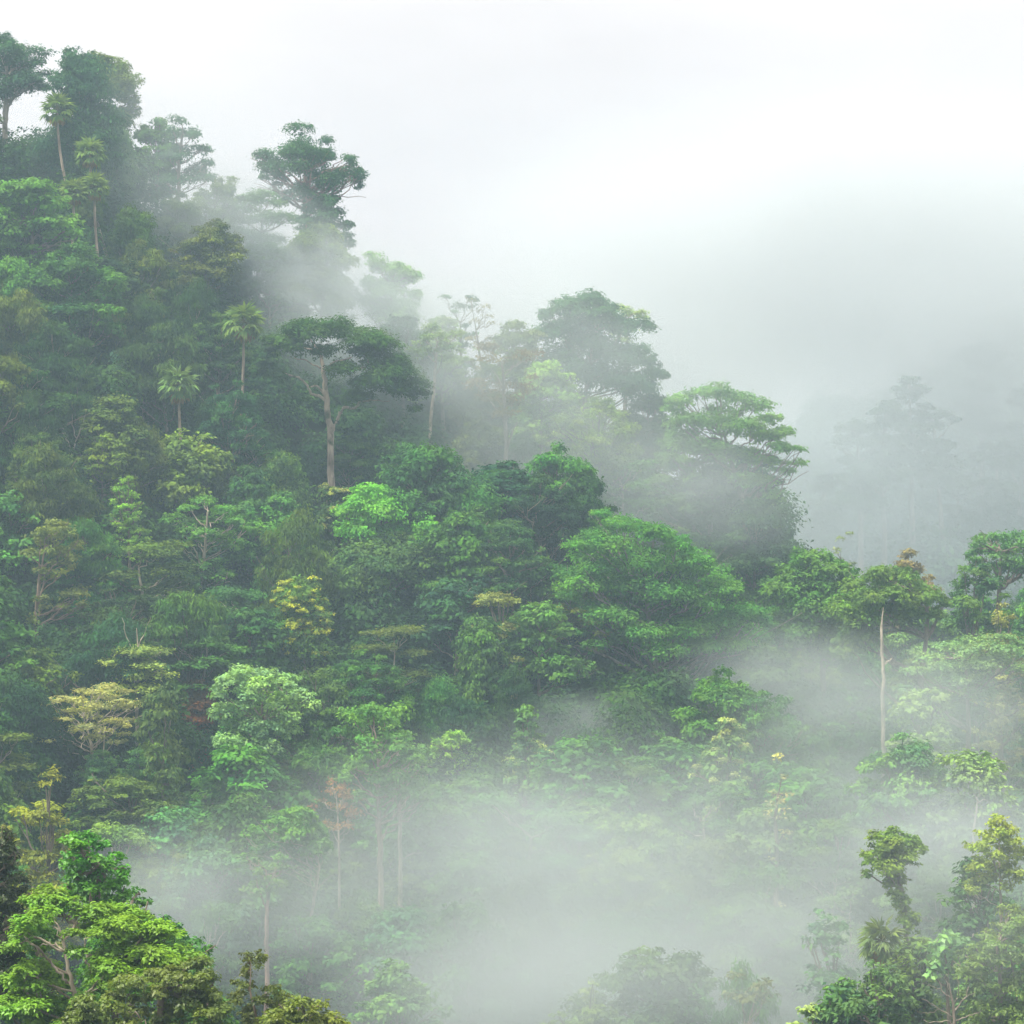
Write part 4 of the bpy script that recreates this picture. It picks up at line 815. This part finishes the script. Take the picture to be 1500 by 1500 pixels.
fan_palm(204, 138, 254, 9, 370, 'pale-topped fan palm close beside the bushy fan palm', 46)
fan_palm(205, 357, 445, 13, 352, 'hazy fan palm just left of the umbrella tree crown', 62, short='hazy palm')
fan_palm(206, 262, 537, 12, 340, 'pale-fronded fan palm alone on the dark mid slope', 60, col=(.092,.155,.062), short='slope palm')
fan_palm(207, 1292, 1345, 14, 194, 'dry droopy fan palm amid mist on the lower right', 76, col=(.105,.150,.065), short='droopy valley palm', guard=False)

# --- ghosts on the far hill across the valley
GH = [(1337, 548, 80, 60, 'tallest ghostly tree on the far fogbound hillside', 556, [(1337,560,12),(1322,572,11),(1352,570,11),(1337,582,15),(1314,592,10),(1360,594,10),(1342,606,13),(1322,612,10)]),
      (1295, 585, 60, 50, 'middle ghostly tree of the stepped far group in fog', 552, [(1298,595,11),(1285,605,12),(1312,606,12),(1300,618,14),(1280,625,9)]),
      (1260, 612, 90, 55, 'lowest ghostly tree of the stepped far group in fog', 548, [(1240,628,11),(1260,622,13),(1280,630,12),(1235,642,10),(1255,642,15),(1278,648,13),(1297,640,9),(1232,655,6)]),
      (1385, 600, 60, 40, 'flat ghostly tree beside the tallest far tree in fog', 560, [(1375,610,10),(1395,608,12),(1412,616,9),(1388,624,13)]),
      (1440, 500, 90, 60, 'broad faint tree high on the far hillside near the edge', 600, [(1430,512,13),(1450,510,14),(1415,526,11),(1440,530,16),(1468,526,12)]),
      (1490, 560, 70, 60, 'dim rounded tree on the far hillside at the edge', 590, [(1480,575,12),(1500,570,14),(1470,590,11),(1495,592,15)]),
      (1405, 690, 60, 50, 'dim tree low on the far hillside with thin pale stem', 570, [(1400,702,11),(1415,705,11),(1390,715,10),(1408,722,13)]),
      (1210, 690, 50, 40, 'very faint tree low in the valley fog behind the spur', 560, [(1205,700,10),(1218,702,10),(1210,715,13)]),
      (1460, 640, 80, 60, 'dim bulky tree midway down the far hillside', 580, [(1450,655,13),(1472,652,13),(1438,668,11),(1462,672,16),(1485,668,11)])]
for i, (px, py, w_, h_, lb, Y, lbs) in enumerate(GH):
    lbs = lbs + [(px + dx, py + h_ + dy, 13 + k) for k, (dx, dy) in enumerate(((-12, 8), (12, 12), (0, 24), (-16, 36), (14, 38), (0, 50), (-14, 62), (15, 66)))]
    hero('distant_tree', None, lb, 300 + i, px, py, w_, h_, Y=Y, style='dome', col=(.020, .046, .022), lobes=lbs, dup=2, flat=.6, bark=GBARK, rs=1.0)

# ------------------------------------------------------------------ the rest of the forest: copies of a few dozen kinds
KINDS = []
_k = 900
for st, cnt in (('dome', 5), ('lumpy', 4), ('fine', 4), ('airy', 3), ('tiers', 3), ('cone', 2), ('column', 3), ('feather', 4)):
    for i in range(cnt):
        _k += 1
        Hc_ = {'dome': 13, 'lumpy': 12.5, 'fine': 12.5, 'airy': 13.5, 'tiers': 10, 'cone': 14, 'column': 16, 'feather': 15}[st]
        nm = {'dome': 'broadleaf_tree', 'lumpy': 'broadleaf_tree', 'fine': 'broadleaf_tree', 'airy': 'slender_tree', 'tiers': 'layered_tree', 'cone': 'conical_tree', 'column': 'vine_draped_tree', 'feather': 'bamboo_clump'}[st]
        KINDS.append([st, build_tree(nm, _k, st, 10.0, Hc_, 18.0, col=MID, bark=PBARK if st in ('airy', 'tiers') else GBARK), False])
BY = {}
for k in KINDS: BY.setdefault(k[0], []).append(k)
RF = random.Random(11)
def pal(px, py):
    """the mix of crowns seen in each part of the slope"""
    if py > 1080 and px < 1260:
        return [(MID, 3), (GRN, 3), ((.090,.175,.070), 3), (BLU, 2), (YEL, 1), (OLV, 1)], [('dome', 4), ('lumpy', 3), ('tiers', 2), ('fine', 2), ('airy', 2)]
    if px > 1120:
        return [(MID, 3), (GRN, 2), ((.090,.165,.075), 3), (OLV, 2), (BLU, 1)], [('dome', 4), ('lumpy', 3), ('fine', 3), ('tiers', 2), ('airy', 1)]
    if px < 330 and py < 720:
        return [(DARK, 3), ((.045,.085,.030), 3), (OLV, 3), (MID, 2), (GRN, 1)], [('feather', 5), ('dome', 3), ('column', 2), ('lumpy', 1), ('fine', 1)]
    if py < 640 and px > 560:
        return [(MID, 3), (TEA, 2), (OLV, 2), ((.100,.170,.050), 2)], [('dome', 3), ('fine', 3), ('airy', 2), ('tiers', 1)]
    return [(DARK, 3), (MID, 4), (GRN, 2.5), (TEA, 1.5), (OLV, 2), (YEL, .8)], [('dome', 5), ('lumpy', 3), ('fine', 3), ('column', 2), ('airy', 2), ('feather', 2), ('tiers', 1)]
def pick(opts):
    t = RF.random() * sum(w for _, w in opts)
    for o, w in opts:
        t -= w
        if t <= 0: return o
    return opts[-1][0]
def hue_word(c):
    r, g, b = c
    if r > 0.75 * g and g < .13: return 'olive'
    if g < .085: return 'dark green'
    if r > .62 * g: return 'yellow-green'
    if b > .5 * g: return 'blue-green'
    return 'mid green' if g < .15 else 'fresh green'
FORM = {'dome': 'rounded', 'lumpy': 'billowy', 'fine': 'fine-leaved', 'airy': 'open-crowned', 'tiers': 'flat-layered', 'cone': 'pointed', 'column': 'vine-hung', 'feather': 'drooping feathery'}
USED = set()
def place_words(px, py):
    near = sorted(PLACED, key=lambda q: (q[0] - px) ** 2 + (q[1] - py) ** 2)[:4]
    a, b = near[0], near[1]
    dx, dy = px - a[0], py - a[1]
    if abs(dy) > abs(dx) * 0.7: rel = 'above' if dy < 0 else 'below'
    else: rel = 'beside'
    yield f'{rel} the {a[2]}'
    yield f'between the {a[2]} and the {b[2]}'
    yield f'{rel} the {a[2]}, towards the {b[2]}'
    yield f'{rel} the {a[2]}, towards the {near[2][2]}'
    yield f'between the {a[2]} and the {near[2][2]}'
    yield f'between the {b[2]} and the {near[2][2]}'
    yield f'near the {a[2]}, towards the {near[3][2]}'
    yield f'{rel} the {a[2]}, between it and the {near[3][2]}'
    yield f'in the gap between the {b[2]} and the {near[3][2]}'
def fill_label(st, c, size, px, py):
    sz = {-1: 'small ', 0: '', 1: 'large '}[size]
    noun = 'bamboo clump' if st == 'feather' else 'tree'
    for p in place_words(px, py):
        for s_ in (sz,):
            lab = f'{s_}{hue_word(c)} {FORM[st]} {noun} {p}'.strip()
            if lab not in USED and len(lab.replace(',', '').split()) <= 16:
                USED.add(lab); return lab
    return None

def ok_spot(px, py, w, h, Y):
    for (x0, y0, x1, y1, Yw) in WINDOWS:
        if Y < Yw + 6 and px + w * .42 > x0 and px - w * .42 < x1 and py + h * .1 < y1 and py + h > y0: return False
    for (cx, cy, hw, hh, Yc) in CROWNS:
        if Y < Yc + 2 and abs(px - cx) < hw * .75 + w * .32 and py < cy + hh * .55 and py + h > cy - hh * .9: return False
        if abs(Y - Yc) < 4 and abs(px - cx) < hw * .5 and abs(py - cy) < hh * .6: return False
    return True

spots = []
RXP = np.array([-900, -300, 0, 150, 200, 300, 430, 540, 650, 840, 960, 1100, 1170, 1230, 1320, 1420, 1500, 1800, 2500])
def candidate(h0, h1, w0, w1):
    px = RF.uniform(-60, 1560); py = RF.uniform(60, 1345)
    if py < np.interp(px, RXP, _rp) + 8: return None
    x, Y, g, H = solve(px, py, RF.uniform(h0, h1))
    if Y > 401: return None
    s = mpp(Y); wm = RF.uniform(w0, w1) * (0.85 if px < 330 and py < 720 else 1.0); w = wm / s
    if not ok_spot(px, py, w, 11 / s, Y): return None
    d = min((math.hypot((px - a) / (w + ww), (py - b) / (0.68 * (w + ww))) for a, b, ww, *_ in spots), default=9.0)
    for (cx, cy, hw, hh, Yc) in CROWNS:
        d = min(d, math.hypot((px - cx) / (w + 2 * hw), (py - cy + hh) / (0.75 * (w + 2 * hh))))
    return (d, px, py, w, wm, x, Y, g, H)
# tall trees first, then the smaller ones that fill what is left
for n_, h0, h1, w0, w1 in ((150, 14, 21, 8.0, 13.0), (75, 9, 14, 5.0, 8.0)):
    for _ in range(n_):
        c = [q for q in (candidate(h0, h1, w0, w1) for _ in range(40)) if q]
        if not c: continue
        d, px, py, w, wm, x, Y, g, H = max(c)
        if d < 0.22: continue
        cols, sts = pal(px, py)
        spots.append((px, py, w, wm, x, Y, g, H, pick(cols), pick(sts)))
NMAX = len(spots)
# the nearer knoll on the lower right, and the ground below it
t2 = 0
while t2 < 900 and len(spots) < NMAX + 20:
    t2 += 1
    px = RF.uniform(960, 1560); Y = RF.uniform(184, 222); s = mpp(Y)
    x = (px - 750) * s; g = float(ground(x, Y)); H = RF.uniform(11, 19)
    py = 750 - (g + H) / s
    if py < np.interp(px, [960, 1100, 1250, 1400, 1560], [1440, 1400, 1345, 1310, 1330]) or py > 1530: continue
    wm = RF.uniform(5.5, 9.5); w = wm / s
    if not ok_spot(px, py, w, 11 / s, Y): continue
    if any(((px - a) / (0.36 * (w + ww))) ** 2 + ((py - b) / (0.24 * (w + ww))) ** 2 < 1 for a, b, ww, *_ in spots): continue
    cols, sts = pal(px, 1050)
    spots.append((px, py, w, wm, x, Y, g, H, pick(cols), pick(sts)))
n_fill = 0
for (px, py, w, wm, x, Y, g, H, c, st) in spots:
    k = min(BY[st], key=lambda q: (q[2], RF.random())) if not all(q[2] for q in BY[st]) else RF.choice(BY[st])
    c = tuple(max(.008, v * RF.uniform(.88, 1.14)) for v in c)
    if not (py > 1080 or px > 1120): c = tuple(v * .9 for v in c)
    size = -1 if wm < 7.6 else (1 if wm > 11.2 else 0)
    lab = fill_label(st, c, size, px, py + w * .45)
    if lab is None: continue
    if not k[2]: o = k[1]; k[2] = True
    else: o = copy_tree(k[1])
    o.location = (x, Y, g); o.rotation_euler = (0, 0, RF.uniform(0, 6.28))
    sx = wm / 10.0; sz = H / 18.0
    o.scale = (sx, sx * RF.uniform(.92, 1.08), sz)
    for ch in o.children:
        if ch.name.startswith('crown'): ch.color = (*c, 1)
    describe(o, lab, 'bamboo' if st == 'feather' else 'tree', 'forest trees covering the slope')
    n_fill += 1
for k in KINDS:
    if not k[2]:
        for ch in list(k[1].children): bpy.data.objects.remove(ch, do_unlink=True)
        bpy.data.objects.remove(k[1], do_unlink=True)
print('FILL', n_fill, len(spots))

# ------------------------------------------------------------------ undergrowth between the trunks, and the wood on the far hill
def thicket(name, seed, n, xr, yr, rmin, rmax, leaf, col, label, lift, keep):
    rg = np.random.default_rng(seed)
    x = rg.uniform(*xr, n); y = rg.uniform(*yr, n)
    m = keep(x, y); x, y = x[m], y[m]
    z = ground(x, y); r = rmin + (rmax - rmin) * rg.random(len(x)) ** 2
    lobes = np.stack([x, y, z + r * lift * rg.random(len(x)), r, r, r * (.8 + .6 * rg.random(len(x))), np.clip(.45 + .2 * rg.normal(size=len(x)), 0, 1)], 1)
    v, f, ti = crown_leaves(rg, lobes, leaf=leaf, aspect=.5, lai=1.0, droop=.4, under=.1, up=.5)
    o = link(name, mesh_np(name, v, [f], [M_LEAF], tint=ti), None, col)
    o['kind'] = 'stuff'; o['label'] = label; o['category'] = 'vegetation'
inview = lambda x, y: (np.abs(x) < T * y * 1.12 + 6)
thicket('undergrowth', 71, 6200, (-95, 95), (205, 410), 1.4, 4.2, 0.9, (.028, .066, .024), 'tangled dark green undergrowth covering the ground between the trees', 1.3, inview)  # leaf colour darkened to deepen the shade in the gaps between crowns
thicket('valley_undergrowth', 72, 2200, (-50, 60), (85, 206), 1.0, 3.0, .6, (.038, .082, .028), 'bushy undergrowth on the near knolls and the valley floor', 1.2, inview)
thicket('far_forest', 73, 1500, (-30, 190), (505, 690), 4.5, 8.0, 2.2, (.030, .070, .036), 'continuous dark forest on the far hillside beyond the foggy valley', 1.5, lambda x, y: inview(x, y) & (x > -30))

# ------------------------------------------------------------------ air: even haze, and the banks of mist drifting in it
def box(name, lo, hi, mat):
    v = [(x, y, z) for x in (lo[0], hi[0]) for y in (lo[1], hi[1]) for z in (lo[2], hi[2])]
    f = np.array([(0, 1, 3, 2), (4, 6, 7, 5), (0, 4, 5, 1), (2, 3, 7, 6), (0, 2, 6, 4), (1, 5, 7, 3)])
    return link(name, mesh_np(name, v, [f], [mat]))
hz = box('haze', (-420, -40, -150), (420, 900, 130), haze_material(HAZE))
hz['kind'] = 'stuff'; hz['label'] = 'thin pale blue haze filling the whole valley'; hz['category'] = 'haze'
import bmesh
bm = bmesh.new(); bmesh.ops.create_icosphere(bm, subdivisions=3, radius=1.0)
mist_me = bpy.data.meshes.new('mist_bank'); bm.to_mesh(mist_me); bm.free()
def mist(label, px, py, Y, wpx, hpx, dpt, od, grain=14, tilt=0.0, **kw):
    c = at(px, py, Y); s = mpp(Y); size = (wpx * s / 2, dpt / 2, hpx * s / 2)
    me = mist_me.copy(); me.materials.clear(); me.materials.append(mist_material('mist', od / dpt * 1.6, size, grain, seed=px * .01, **kw))
    o = link('mist_bank', me); o.location = c; o.scale = size; o.rotation_euler = (0, tilt, 0)
    o['kind'] = 'stuff'; o['label'] = label; o['category'] = 'mist'
for a in MISTS: mist(*a[0], **a[1])
